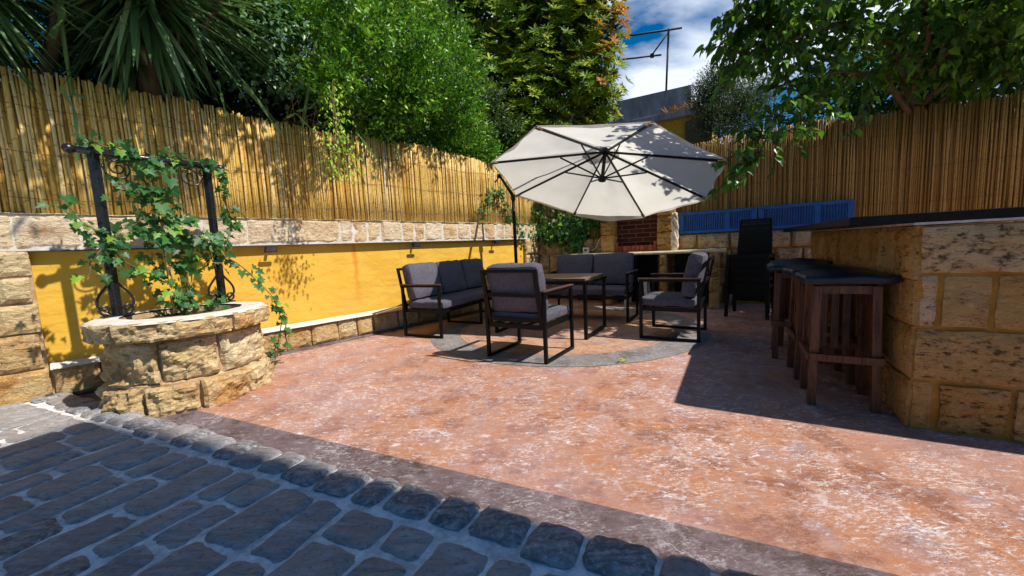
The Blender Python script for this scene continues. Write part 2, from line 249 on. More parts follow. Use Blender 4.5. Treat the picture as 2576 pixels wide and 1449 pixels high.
br.inputs['Color1'].default_value = (0.10, 0.03, 0.02, 1); br.inputs['Color2'].default_value = (0.05, 0.018, 0.014, 1); br.inputs['Mortar'].default_value = (0.22, 0.12, 0.10, 1); M['soot'] = t.fin(br.outputs['Color'], 0.95, None, 0.1)
M['worktop'] = simple('cream_stone_worktop', (0.62, 0.53, 0.37), 0.5, 0.4, var=0.15)
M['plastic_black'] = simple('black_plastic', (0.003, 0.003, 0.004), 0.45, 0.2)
M['plastic_white'] = simple('white_plastic', (0.70, 0.70, 0.68), 0.5, 0.4, var=0.08)
M['screen'] = simple('grey_panel', (0.10, 0.11, 0.12), 0.3, 0.5)
M['driftwood'] = simple('bleached_driftwood', (0.62, 0.56, 0.46), 0.85, 0.2, var=0.35, sc=14, bs=0.9)
M['lamp_body'] = simple('grey_lamp_body', (0.045, 0.045, 0.05), 0.4, 0.4); M['lamp_glass'] = simple('lamp_glass', (0.13, 0.14, 0.15), 0.35, 0.3)
M['steel'] = simple('rusty_dark_steel', (0.035, 0.030, 0.035), 0.6, 0.4)
t = NT('streaked_concrete'); g = t.noise(2.2, 8, 0.7, vec=t.map((1.6, 1.6, 0.4)), dist=.4); c = t.ramp(g, [(0.34, (0.17, 0.18, 0.205)), (0.5, (0.28, 0.29, 0.32)), (0.66, (0.40, 0.41, 0.44))])
c = t.mix(t.ramp(t.noise(1.1, 3, 0.5, vec=t.map((3, 3, 0.5))), [(0.66, 0.0), (0.76, 0.7)]), c, (0.30, 0.12, 0.04)); M['concrete'] = t.fin(c, 0.9, t.bump(g, 0.3, 0.03), 0.1)
M['blocker'] = simple('cream_render', (0.55, 0.50, 0.42), 0.9, 0.1, bs=0.2); M['yellow_render'] = simple('yellow_render', (0.55, 0.36, 0.05), 0.9, 0.1)
M['wire'] = simple('binding_wire', (0.12, 0.08, 0.05), 0.6, 0.3); M['tie'] = simple('green_tie', (0.0, 0.30, 0.16), 0.5, 0.3)
M['glass'] = simple('window_glass', (0.03, 0.04, 0.05), 0.08, 0.6)
M['drygrass'] = simple('dry_grass', (0.45, 0.28, 0.14), 0.9, 0.1)
# ------------------------------------------------------------------ mesh helpers
class MB:
    def __init__(s): s.v = []; s.f = []; s.t = []
    def add(s, vs, fs, tint=0.5):
        b = len(s.v); s.v.extend([tuple(x) for x in vs]); s.f.extend([tuple(b+i for i in f) for f in fs])
        s.t.extend([tint]*len(fs) if not hasattr(tint, '__len__') else tint)
    def box(s, x0, x1, y0, y1, z0, z1, tint=0.5, T=None):
        vs = [(x, y, z) for z in (z0, z1) for y in (y0, y1) for x in (x0, x1)]
        if T: vs = [T(Vector(q)) for q in vs]
        s.add(vs, [(0, 2, 3, 1), (4, 5, 7, 6), (0, 1, 5, 4), (2, 6, 7, 3), (0, 4, 6, 2), (1, 3, 7, 5)], tint)
    def bar(s, p0, p1, w, h, up=(0, 0, 1), tint=0.5):
        p0, p1 = Vector(p0), Vector(p1); d = (p1-p0).normalized(); u = Vector(up)
        if abs(d.dot(u)) > 0.98: u = Vector((0, 1, 0))
        a = d.cross(u).normalized()*w/2; b = a.cross(d).normalized()*h/2
        vs = [p+i*a+j*b for p in (p0, p1) for i, j in ((-1, -1), (1, -1), (1, 1), (-1, 1))]
        s.add(vs, [(0, 3, 2, 1), (4, 5, 6, 7), (0, 1, 5, 4), (1, 2, 6, 5), (2, 3, 7, 6), (3, 0, 4, 7)], tint)
    def tube(s, pts, r, n=8, tint=0.5, cap=True):
        pts = [Vector(p) for p in pts]; rs = r if hasattr(r, '__len__') else [r]*len(pts); vs = []; fs = []; a = None
        for i, p in enumerate(pts):
            d = (pts[min(i+1, len(pts)-1)]-pts[max(i-1, 0)]).normalized()
            if a is None: a = d.orthogonal().normalized()
            else: a = (a-d*a.dot(d)).normalized()
            b = d.cross(a)
            vs += [p+rs[i]*(math.cos(2*math.pi*k/n)*a+math.sin(2*math.pi*k/n)*b) for k in range(n)]
        for i in range(len(pts)-1):
            for k in range(n): fs.append((i*n+k, i*n+(k+1) % n, (i+1)*n+(k+1) % n, (i+1)*n+k))
        if cap: fs.append(tuple(reversed(range(n)))); fs.append(tuple((len(pts)-1)*n+k for k in range(n)))
        s.add(vs, fs, tint)
    def lathe(s, prof, c=(0, 0, 0), n=32, tint=0.5):
        vs = [(c[0]+r*math.cos(2*math.pi*k/n), c[1]+r*math.sin(2*math.pi*k/n), c[2]+z) for r, z in prof for k in range(n)]
        fs = [(i*n+k, i*n+(k+1) % n, (i+1)*n+(k+1) % n, (i+1)*n+k) for i in range(len(prof)-1) for k in range(n)]
        s.add(vs, fs, tint)
    def grid(s, fn, nu, nv, tint=0.5, closed=False):
        vs = [fn(i/nu, j/nv) for j in range(nv+1) for i in range(nu+1)]
        s.add(vs, [(j*(nu+1)+i, j*(nu+1)+i+1, (j+1)*(nu+1)+i+1, (j+1)*(nu+1)+i) for j in range(nv) for i in range(nu)], tint)
    def build(s, name, mat, parent=None, smooth=False, bevel=0):
        me = bpy.data.meshes.new(name); me.from_pydata(s.v, [], s.f); me.validate(); me.update()
        if len(me.polygons) == len(s.t):
            a = me.attributes.new('tint', 'FLOAT', 'FACE'); a.data.foreach_set('value', s.t)
        return link(name, me, mat, parent, smooth, bevel)
def link(name, me, mat, parent=None, smooth=False, bevel=0):
    me.materials.append(mat if not isinstance(mat, str) else M[mat])
    if smooth: me.polygons.foreach_set('use_smooth', [True]*len(me.polygons))
    o = bpy.data.objects.new(name, me); COL.objects.link(o)
    if parent: o.parent = parent
    if bevel:
        b = o.modifiers.new('bevel', 'BEVEL'); b.width = bevel; b.segments = 2; b.limit_method = 'ANGLE'
    return o
def tag(o, label=None, cat=None, group=None, kind=None):
    if label: o['label'] = label
    if cat: o['category'] = cat
    if group: o['group'] = group
    if kind: o['kind'] = kind
    return o
def empty(name, loc, rz=0, label=None, cat=None, group=None):
    o = bpy.data.objects.new(name, None); COL.objects.link(o); o.location = loc; o.rotation_euler = (0, 0, rz); o.empty_display_size = 0.1
    return tag(o, label, cat, group)
def copy_tree(o, parent=None):
    c = o.copy(); COL.objects.link(c); c.parent = parent
    for ch in list(o.children): copy_tree(ch, c)
    return c
def nz(x, y, z, s=1.0, seed=0): return mnoise.noise(Vector((x*s+seed*7.3, y*s+seed*3.1, z*s-seed*5.7)))
def block(mb, T, x0, x1, z0, z1, dep, amp, seed, tint, e=0.02, res=0.03, freq=14):
    """a dressed stone: front face bulging towards -y, uneven edge, split-face relief"""
    nu = max(4, int((x1-x0)/res)); nv = max(4, int((z1-z0)/res)); cz = 0.012*amp/0.02
    us = [0, 0.0] + [i/nu for i in range(1, nu)] + [1.0, 1.0]
    vs_ = [0, 0.0] + [i/nv for i in range(1, nv)] + [1.0, 1.0]
    pts = []
    for j, v in enumerate(vs_):
        for i, u in enumerate(us):
            x = x0+(x1-x0)*u; z = z0+(z1-z0)*v
            x += 0.010*nz(x, z, 1, 9, seed)*(1 if 0.05 < u < 0.95 else 1.0); z += 0.010*nz(x, z, 4, 9, seed+5)
            if i in (0, len(us)-1) or j in (0, len(vs_)-1): y = 0.03
            else:
                du = min(u, 1-u)*(x1-x0); dv = min(v, 1-v)*(z1-z0); q = min(1, min(du, dv)/e); prof = math.sqrt(max(0, 1-(1-q)**2))
                y = -dep*(0.35+0.65*prof) - amp*(0.9*nz(x, z, 2, freq*0.45, seed)+0.6*nz(x, z, 3, freq*1.3, seed)+0.35*nz(x, z, 3, freq*3.1, seed))
            pts.append(T(Vector((x, y, z))))
    n = len(us)
    mb.add(pts, [(j*n+i, j*n+i+1, (j+1)*n+i+1, (j+1)*n+i) for j in range(len(vs_)-1) for i in range(n-1)], tint)
def course(mb, T, x0, x1, z0, z1, widths, dep, amp, seed, joint=0.018, tints=(0, 1), **kw):
    rnd = random.Random(seed); x = x0; k = 0
    while x < x1-0.03:
        w = rnd.uniform(*widths); xe = min(x+w, x1)
        if x1-xe < widths[0]*0.5: xe = x1
        block(mb, T, x+joint/2, xe-joint/2, z0+joint/2, z1-joint/2, dep*rnd.uniform(0.7, 1.2), amp, seed*13+k, rnd.uniform(*tints), **kw)
        x = xe; k += 1
ID = lambda p: p
# ------------------------------------------------------------------ leaves
def leaf_mesh(name, mat, P, D, Nn, L, Wd, tint, shape='oval', parent=None, fold=0.15):
    """P base points, D axis, Nn face normal, all (N,3)"""
    N = len(P); D = D/np.linalg.norm(D, axis=1, keepdims=True); S = np.cross(D, Nn); S /= (np.linalg.norm(S, axis=1, keepdims=True)+1e-9); U = np.cross(S, D)
    if shape == 'dia': out = [(0, 0, 0), (0.45, 0.5, 1), (1, 0, 0), (0.45, -0.5, 1)]; faces = [(0, 1, 2), (0, 2, 3)]
    elif shape == 'oval': out = [(0, 0, 0), (0.3, 0.42, 1), (0.65, 0.42, 1), (1, 0, -0.8), (0.65, -0.42, 1), (0.3, -0.42, 1)]; faces = [(0, 1, 2, 3), (0, 3, 4, 5)]
    elif shape == 'heart': out = [(0, 0, 0), (-0.12, 0.32, 0.7), (0.12, 0.52, 1), (0.45, 0.46, 0.8), (0.75, 0.22, 0), (1.05, 0, -1.4), (0.75, -0.22, 0), (0.45, -0.46, 0.8), (0.12, -0.52, 1), (-0.12, -0.32, 0.7), (0.5, 0, -0.2)]; faces = [(0, 1, 2, 3, 10), (10, 3, 4, 5), (10, 5, 6, 7), (0, 10, 7, 8, 9)]
    elif shape == 'ivy': out = [(0.12, 0, 0), (-0.1, 0.2, 0.3), (0.05, 0.55, 0.9), (0.3, 0.3, 0.3), (0.52, 0.5, 0.7), (0.62, 0.22, 0.1), (1.05, 0, -0.9), (0.62, -0.22, 0.1), (0.52, -0.5, 0.7), (0.3, -0.3, 0.3), (0.05, -0.55, 0.9), (-0.1, -0.2, 0.3), (0.35, 0, -0.1)]; faces = [(0, 1, 2, 3, 12), (12, 3, 4, 5), (12, 5, 6), (12, 6, 7), (12, 7, 8, 9), (0, 12, 9, 10, 11)]
    elif shape == 'blade': out = [(0, 0.35, 0.6), (0.35, 0.5, 0.8), (0.72, 0.34, 0.4), (1, 0, 0), (0.72, -0.34, 0.4), (0.35, -0.5, 0.8), (0, -0.35, 0.6), (0, 0, 0), (0.35, 0, -0.2), (0.72, 0, -0.2)]; faces = [(7, 0, 1, 8), (8, 1, 2, 9), (9, 2, 3), (9, 3, 4), (8, 9, 4, 5), (7, 8, 5, 6)]
    out = np.array(out); K = len(out)
    V = P[:, None]+D[:, None]*(out[None, :, 0:1]*L[:, None, None])+S[:, None]*(out[None, :, 1:2]*Wd[:, None, None])+U[:, None]*(out[None, :, 2:3]*fold*Wd[:, None, None])
    if shape == 'blade': V[..., 2] -= (out[None, :, 0]**2)*L[:, None]*0.12
    V = V.reshape(-1, 3); me = bpy.data.meshes.new(name); ls = np.array([len(f) for f in faces]); fl = np.concatenate([np.array(f) for f in faces])
    loops = (fl[None]+np.arange(N)[:, None]*K).ravel(); tot = np.tile(ls, N); start = np.concatenate([[0], np.cumsum(tot)[:-1]])
    me.vertices.add(len(V)); me.vertices.foreach_set('co', V.ravel()); me.loops.add(len(loops)); me.loops.foreach_set('vertex_index', loops.astype(np.int32))
    me.polygons.add(len(tot)); me.polygons.foreach_set('loop_start', start.astype(np.int32)); me.polygons.foreach_set('loop_total', tot.astype(np.int32))
    a = me.attributes.new('tint', 'FLOAT', 'FACE'); a.data.foreach_set('value', np.repeat(np.clip(tint, 0, 1), len(faces)).astype(np.float32))
    me.update(calc_edges=True)
    return link(name, me, mat, parent)
def rdir(n): v = RNG.normal(size=(n, 3)); return v/np.linalg.norm(v, axis=1, keepdims=True)
def blob_points(ells, dens, shell=0.55, clump=None):
    """points in the outer part of a union of ellipsoids (cx,cy,cz,rx,ry,rz), gathered into leafy sprays"""
    P = []; O = []
    for e in ells:
        c = np.array(e[:3]); r = np.array(e[3:6]); n = int(dens*(r[0]*r[1]+r[1]*r[2]+r[0]*r[2])*(e[6] if len(e) > 6 else 1))
        d = rdir(n); rad = shell+(1-shell)*RNG.random(n)**0.6; rad *= 1+0.10*np.sin(d[:, 0]*7+c[0]*3)*np.cos(d[:, 2]*6+c[2])+0.05*np.sin(d[:, 1]*13)
        if clump:
            m = np.sin(d[:, 0]*9+c[0]*5+d[:, 2]*4)*np.sin(d[:, 1]*8+c[1]*3)+np.sin(d[:, 2]*11+c[2]*4+d[:, 0]*5)*0.8; keep = m > -0.55+RNG.normal(size=n)*.25; rad = rad*(1+.16*m); d = d[keep]; rad = rad[keep]
        P.append(c+d*rad[:, None]*r); O.append(d)
    return np.concatenate(P), np.concatenate(O)
def sprays(C, O, per, spread, L, W, up=0.3, droop=0.0):
    """per leaves round each twig tip"""
    n = len(C)*per; P = np.repeat(C, per, 0)+RNG.normal(size=(n, 3))*spread; Ou = np.repeat(O, per, 0)
    D = Ou*0.8+rdir(n)*0.9+np.array([0, 0, up-droop]); Nn = rdir(n)*0.55+np.array([0.15, -0.25, 0.9])+Ou*0.4
    return P, D, Nn, L*RNG.uniform(0.65, 1.25, n), W*RNG.uniform(0.7, 1.2, n)
# ================================================================== GROUND
PATIO_Z = 0.0
def sheet(name, pts, z, mat):
    mb = MB(); mb.add([(x, y, z) for x, y in pts], [tuple(range(len(pts)))]); return tag(mb.build(name, mat), kind='structure')
sheet('ground', [(-60, -60), (60, -60), (60, 60), (-60, 60)], -0.06, 'earth')
EO = Vector((-0.555, 1.649)); EU = Vector((0.906, -0.423)).normalized(); EF = Vector((0.423, 0.906)).normalized()   # kerb line of the cobbles
def ef(a, b): p = EO+EU*a+EF*b; return (p.x, p.y)
mb = MB(); q = [ef(-5, 0.20), ef(9, 0.20), (14, 8), (4.2, 8.2), (0.2, 9.0), (-7, 2.6)]
mb = MB(); nn = 1; mb.add([(x, y, 0.0) for x, y in q], [tuple(range(len(q)))]); tag(mb.build('patio', 'patio'), kind='structure')
sheet('patio_border', [ef(-5, -0.02), ef(9, -0.02), ef(9, 0.197), ef(-5, 0.197)], 0.003, 'strip')
mb = MB(); mc = Vector((0.65, 4.95))
def annulus(r0, r1, z, mat, name):
    mb = MB(); N = 96
    if r0 == 0: mb.add([(r1*math.cos(2*math.pi*k/N), r1*math.sin(2*math.pi*k/N), 0) for k in range(N)], [tuple(range(N))])
    else:
        vs = [(r*math.cos(2*math.pi*k/N), r*math.sin(2*math.pi*k/N), 0) for r in (r0, r1) for k in range(N)]; mb.add(vs, [(k, (k+1) % N, N+(k+1) % N, N+k) for k in range(N)])
    o = mb.build(name, mat); o.location = (mc.x, mc.y, z); o.rotation_euler = (0, 0, R(-30)); return tag(o, kind='structure')
sheet('patio_wall_strip', [(-3.74+.669*a_+.743*b_, 3.08+.743*a_-.669*b_) for a_, b_ in ((-1.2, .0), (6.4, .0), (6.4, .16), (-1.2, .16))], 0.0035, 'strip')
annulus(1.34, 1.70, 0.004, 'ring', 'paving_ring'); annulus(0, 1.337, 0.004, 'disc', 'paving_medallion')
# cobbled path: grout bed and every stone in one paving mesh
mb = MB()
def efz(a, b, z): p = ef(a, b); return (p[0], p[1], z)
gb = [efz(-5, -9, 0.034), efz(9, -9, 0.034), efz(9, -0.035, 0.034), efz(-5, -0.035, 0.034), efz(-5, -0.03, -0.02), efz(9, -0.03, -0.02)]
mb.add(gb, [(0, 1, 2, 3), (3, 2, 5, 4)]); tag(mb.build('path_grout', 'grout'), kind='structure')
mb = MB(); rnd = random.Random(5)
def cobble(a0, a1, b0, b1, h, seed, tint, kerb=False, skew=0.0):
    nu, nv = max(5, int((a1-a0)/0.022)), max(6, int((b1-b0)/0.022)); vs = []; ca, cb = (a0+a1)/2, (b0+b1)/2; ha, hb = (a1-a0)/2, (b1-b0)/2
    for j in range(nv+1):
        for i in range(nu+1):
            u = -1+2*i/nu; v = -1+2*j/nv
            k = 1-0.10*(abs(u)**6)*(abs(v)**6)                      # rounded corners
            wob = 1+0.06*nz(u*1.3, v*1.3, 0, 1, seed)+0.05*nz(u*4, v*4, 0, 1, seed+3)+0.045*nz(u*8, v*8, 0, 1, seed+8)
            a = ca+ha*u*k*wob+skew*v*hb; b = cb+hb*v*k*wob
            ed = min(1-abs(u), 1-abs(v)*1.0)*min(ha, hb); q = min(1, ed/0.009); z = 0.0335+(h*.7)*math.sqrt(max(0, 1-(1-q)**2))
            z += 0.004*nz(a, b, seed, 22)+0.006*nz(a, b, seed, 7)+0.006*nz(seed, 1, 1, .77)+ (0.002*nz(a, b, seed, 60))
            if kerb: z += 0.005*(1-u*u)-0.028*max(0, v)**4+0.005*nz(a, b, 1, 26, seed)
            vs.append(efz(a, b, z))
    mb.add(vs, [(j*(nu+1)+i, j*(nu+1)+i+1, (j+1)*(nu+1)+i+1, (j+1)*(nu+1)+i) for j in range(nv) for i in range(nu)], tint)
a = -4.6; k = 0
while a < 5.2:      # kerb row
    w = rnd.uniform(0.16, 0.235); cobble(a+0.007, a+w-0.007, -0.19+rnd.uniform(-0.02, 0.02), rnd.uniform(-0.015, 0.012), 0.030, k, rnd.uniform(0.84, 1.0) if rnd.random() < 0.8 else rnd.uniform(.3, .7), True); a += w; k += 1
a = -4.6
while a < 4.6:      # courses running away from the kerb
    w = rnd.uniform(0.15, 0.26); b = -0.215-rnd.uniform(0.0, 0.26)
    if b < -0.34: cobble(a+0.008, a+w-0.008, b+0.008, -0.218, 0.016, k, rnd.uniform(0.1, 0.7)); k += 1
    else: b = -0.215
    while b > -2.7:
        ln = rnd.uniform(0.22, 0.40); g = rnd.uniform(0.004, 0.011)
        tt = rnd.uniform(0.05, 0.78) if rnd.random() < 0.94 else 0.97
        cobble(a+g, a+w-g*0.6, b-ln+0.008, b-0.008, rnd.uniform(0.010, 0.022), k, tt, False, rnd.uniform(-0.05, 0.05)); b -= ln; k += 1
    a += w
tag(mb.build('path', 'cobble', smooth=True), kind='structure')
# ================================================================== LEFT GARDEN WALL  (local x along, y behind, z up)
LW = (-3.74, 3.08, 0); LA = R(48)
wall = empty('garden_wall', LW, LA, 'ochre plastered wall framed in rough limestone blocks behind the stone well', 'wall')
mb = MB(); course(mb, ID, -2.2, 2.6, 1.215, 1.50, (0.30, 0.62), 0.022, 0.013, 3, joint=.006, tints=(0.4, 0.95), e=.010); course(mb, ID, 2.6, 6.42, 1.215, 1.50, (0.16, 0.34), 0.022, 0.013, 4, joint=.006, tints=(0.2, 1.0), e=.010); mb.build('capping', 'stone_pale', wall)
mb = MB()
for j, (z0, z1) in enumerate([(0.0, 0.27), (0.27, 0.56), (0.56, 0.80), (0.80, 1.01), (1.01, 1.215)]): course(mb, ID, -2.2, -0.12-0.02*(j % 2)+0.10, z0, z1, (0.30, 0.55), 0.035, 0.016, 40+j, tints=(0.15, 0.85))
for j, (z0, z1) in enumerate([(0.0, 0.3), (0.3, 0.6), (0.6, 0.9), (0.9, 1.215)]): course(mb, ID, 6.02, 6.42, z0, z1, (0.4, 0.5), 0.035, 0.016, 50+j, tints=(0.15, 0.85))
mb.build('quoin', 'stone', wall)
mb = MB(); course(mb, ID, -0.02, 6.02, 0.0, 0.262, (0.22, 0.46), 0.035, 0.014, 8, tints=(0.05, 0.75)); mb.build('base_course', 'stone', wall)
mb = MB(); mb.grid(lambda u, v: (-0.02+6.04*u, -0.068+0.095*v+0.006*nz(u*40, v, 0), 0.258+0.040*math.sin(v*1.57)), 60, 3); mb.build('base_ledge', 'cement', wall, smooth=True)
mb = MB(); mb.grid(lambda u, v: (-0.03+6.06*u, 0.045+0.004*nz(u*9, v*2, 0), 0.26+0.96*v), 60, 10); mb.build('plaster_panel', 'plaster', wall, smooth=True)
mb = MB(); mb.box(-2.2, -0.03, 0.010, 0.30, 0, 1.204); mb.box(6.03, 6.42, 0.010, 0.30, 0, 1.204); mb.box(-0.03, 6.03, 0.010, 0.044, 0, 0.259); mb.box(-0.03, 6.03, 0.06, 0.30, 0, 1.204); mb.build('mortar', 'mortar', wall)
mb = MB(); mb.box(-2.2, 6.42, -0.012, 0.30, 1.206, 1.488); mb.build('cap_mortar', 'cement', wall)
mb = MB(); mb.box(-0.02, 6.02, -0.03, 0.03, 1.196, 1.204); mb.build('drip_trim', 'lamp_body', wall)
mb = MB(); mb.grid(lambda u, v: (-2.2+8.62*u, -0.03+0.31*v, 1.492+0.006*nz(u*60, v*6, 0)), 120, 5); mb.build('cap_top', 'cement', wall, smooth=True)
def LP(s, k, z): c, sn = math.cos(LA), math.sin(LA); return Vector((LW[0]+s*c-k*sn, LW[1]+s*sn+k*c, z))
# flood lamps under the capping
lab = ['small grey floodlight under the capping, nearest the stone well', 'small grey floodlight under the capping above the long sofa', 'small grey floodlight under the capping close to the umbrella pole']
for i, s in enumerate((1.63, 3.50, 5.18)):
    r = empty('floodlight', LP(s, 0, 0), LA, lab[i], 'lamp', 'floodlights under the wall capping')
    mb = MB(); mb.box(-0.06, 0.06, -0.085, -0.055, 1.125, 1.19, T=lambda p: Vector((p.x, p.y-(p.z-1.19)*0.6-.02, p.z))); mb.box(-0.015, 0.015, -0.055, 0.044, 1.165, 1.185); mb.build('housing', 'lamp_body', r, bevel=0.004)
    mb = MB(); mb.box(-0.05, 0.05, -0.089, -0.0865, 1.135, 1.18, T=lambda p: Vector((p.x, p.y-(p.z-1.19)*0.6-.02, p.z))); mb.build('lens', 'lamp_glass', r)
# ================================================================== REED FENCES
def reeds(name, root, x0, x1, y, z0, ztop, pitch_, mat, seed, lean=0.0):
    rnd = random.Random(seed); mb = MB(); x = x0
    while x < x1:
        d = pitch_*rnd.uniform(0.75, 1.2); zt = ztop(x)+rnd.uniform(-0.025, 0.012)-(0.07 if rnd.random() < 0.04 else 0); tl = rnd.gauss(lean, 0.007); yy = y+rnd.uniform(-0.006, 0.006); tt = rnd.random()
        h = zt-z0; b = rnd.gauss(0, 0.010)
        mb.tube([(x-tl*h*0.5+b*math.sin(math.pi*q)+0, yy+0.006*math.sin(q*5+x*9), z0+h*q) for q in (0, 0.33, 0.66, 1)], [d*0.52, d*0.5, d*0.48, d*0.42], 6, tt)
        x += d*0.94
    x = x0
    while x < x1:   # second layer behind, sparser
        d = pitch_*rnd.uniform(0.7, 1.3); zt = ztop(x)-rnd.uniform(0.02, 0.15); h = zt-z0; tl = rnd.gauss(lean, 0.012)
        mb.tube([(x-tl*h*0.5, y+0.022, z0), (x+tl*h*0.5, y+0.022, zt)], [d*0.55, d*0.5], 5, rnd.random()*0.6); x += d*0.75
    x = x0
    while x < x1: d = pitch_*1.5; mb.tube([(x, y+0.045, z0), (x, y+0.045, ztop(x)-rnd.uniform(.06, .2))], d*0.62, 5, rnd.random()*0.5); x += d*0.8
    return mb.build(name, mat, root, smooth=True)
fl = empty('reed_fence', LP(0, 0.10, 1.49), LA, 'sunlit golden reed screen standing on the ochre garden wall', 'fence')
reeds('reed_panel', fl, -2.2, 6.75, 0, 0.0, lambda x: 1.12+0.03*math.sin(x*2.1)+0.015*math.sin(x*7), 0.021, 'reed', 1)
for zz in (0.14, 0.50, 0.86):
    mb = MB(); mb.tube([(-2.2+8.9*i/90, -0.017, zz+0.008*math.sin(i*0.7)+0.01*math.sin(i*0.17)) for i in range(91)], 0.002, 5); mb.build('wire', 'wire', fl)
mb = MB(); mb.tube([(3.13, -0.02, 0.0), (3.19, -0.02, 1.1)], 0.011, 8); mb.build('post', 'driftwood', fl, smooth=True)
KW = (3.04, 5.65, 0); KA = R(-30)
def KP(x, y, z): c, sn = math.cos(KA), math.sin(KA); return Vector((KW[0]+x*c-y*sn, KW[1]+x*sn+y*c, z))
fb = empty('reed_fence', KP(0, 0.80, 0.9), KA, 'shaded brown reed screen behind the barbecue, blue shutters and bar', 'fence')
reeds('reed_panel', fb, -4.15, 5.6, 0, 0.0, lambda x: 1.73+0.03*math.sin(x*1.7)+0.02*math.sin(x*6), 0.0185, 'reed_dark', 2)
for zz in (0.5, 0.95, 1.4):
    mb = MB(); mb.tube([(-4.1+9.7*i/90, -0.016, zz+0.01*math.sin(i*0.5)) for i in range(91)], 0.002, 5); mb.build('wire', 'wire', fb)
# ================================================================== STONE WELL
WC = Vector((-2.64, 3.10, 0)); well = empty('stone_well', WC, 0, 'round planted stone well with black iron frame in front of the ochre wall', 'well')
def ring_course(mb, r, z0, z1, n, dep, amp, seed, tints, e=0.03):
    rnd = random.Random(seed); ang = rnd.uniform(0, 1); ws = [rnd.uniform(0.7, 1.3) for _ in range(n)]; s = sum(ws)
    for i, w in enumerate(ws):
        da = 2*math.pi*w/s; T = lambda p, a=ang, rr=r: Vector(((rr-p.y)*math.cos(a+p.x/rr), (rr-p.y)*math.sin(a+p.x/rr), p.z))
        block(mb, T, 0.010, da*r-0.010, z0+0.008, z1-0.008, dep, amp, seed*17+i, rnd.uniform(*tints), e=e, res=0.018); ang += da
mb = MB(); ring_course(mb, 0.485, -0.04, 0.205, 9, 0.045, 0.050, 61, (0.1, 0.9), e=.022); ring_course(mb, 0.450, 0.205, 0.525, 8, 0.04, 0.045, 62, (0.2, 1.0), e=.022); mb.build('stone_drum', 'stone', well)
mb = MB(); mb.lathe([(0.47, -0.05), (0.475, 0.21), (0.445, 0.22), (0.445, 0.53), (0.535, 0.545), (0.54, 0.655), (0.38, 0.66), (0.375, 0.55), (0.0, 0.55)], n=48); mb.build('mortar', 'mortar', well, smooth=False)
mb = MB(); ring_course(mb, 0.540, 0.525, 0.672, 6, 0.024, 0.040, 63, (0.15, 0.7), e=.014); 
mb.build('rim', 'stone', well)
mb = MB(); N = 64
mb.grid(lambda u, v: ((0.378+0.185*v)*math.cos(2*math.pi*u), (0.378+0.185*v)*math.sin(2*math.pi*u), 0.672-0.03*max(0, v-0.8)*3+0.005*nz(math.cos(6.283*u)*5, math.sin(6.283*u)*5, v*3)), N, 6); mb.build('rim_top', 'cement', well, smooth=True)
mb = MB(); mb.grid(lambda u, v: (0.375*v*math.cos(2*math.pi*u), 0.375*v*math.sin(2*math.pi*u), 0.62+0.012*nz(math.cos(6.283*u)*v*5, math.sin(6.283*u)*v*5, 0)), 40, 8); mb.build('soil', 'earth', well, smooth=True)
PL = Vector((-3.03, 2.95, 0.675))-WC; PR = Vector((-2.68, 3.57, 0.675))-WC; AX = (PR-PL).normalized(); ZT = 1.225; FN = Vector((AX.y, -AX.x, 0))
for Pp in (PL, PR):
    mb = MB(); mb.box(Pp.x-0.024, Pp.x+0.024, Pp.y-0.024, Pp.y+0.024, Pp.z, Pp.z+ZT); po = mb.build('post', 'iron', well, bevel=0.004)
    mb = MB(); mb.bar(Pp-AX*0.09+Vector((0, 0, 0.005)), Pp+AX*0.09+Vector((0, 0, 0.005)), 0.07, 0.01); mb.build('foot_plate', 'iron', po)
    for sgn in (1, -1):
        pts = []
        for i in range(46):     # S scroll: small curl low, sweep in to the post, small curl above
            q = i/45; 
            if q < 0.45: a = -math.pi*0.5+q/0.45*math.pi*2.2; rr = 0.012+0.030*(q/0.45); pts.append(Pp+AX*sgn*(0.062+rr*math.cos(a)*-1)+Vector((0, 0, 0.055+rr*math.sin(a))))
            else: w = (q-0.45)/0.55; pts.append(Pp+AX*sgn*(0.10-0.085*w+0.018*math.sin(w*6.2))+Vector((0, 0, 0.075+0.26*w)))
        mb = MB(); mb.tube(pts, 0.009, 6); mb.build('scroll', 'iron', po, smooth=True)
b0 = PL-AX*0.12+Vector((0, 0, ZT)); b1 = PR+AX*0.11+Vector((0, 0, ZT)); mb = MB(); mb.tube([b0, b1], 0.024, 12)
for q in (b0, b1): mb.lathe([(0.0, -0.036), (0.026, -0.026), (0.036, 0), (0.026, 0.026), (0.0, 0.036)], q, 12)
mb.build('crossbar', 'iron', well, smooth=True)
for Pp, sg in ((PL, 1), (PR, -1)):
    c = Pp+AX*sg*0.125+Vector((0, 0, ZT-0.10)); pts = [c+AX*sg*-(0.012+0.075*i/40)*math.cos(i*0.32)+Vector((0, 0, (0.012+0.075*i/40)*math.sin(i*0.32)-0.0)) for i in range(41)]
    mb = MB(); mb.tube(pts, 0.006, 6); mb.build('scroll', 'iron', well, smooth=True)
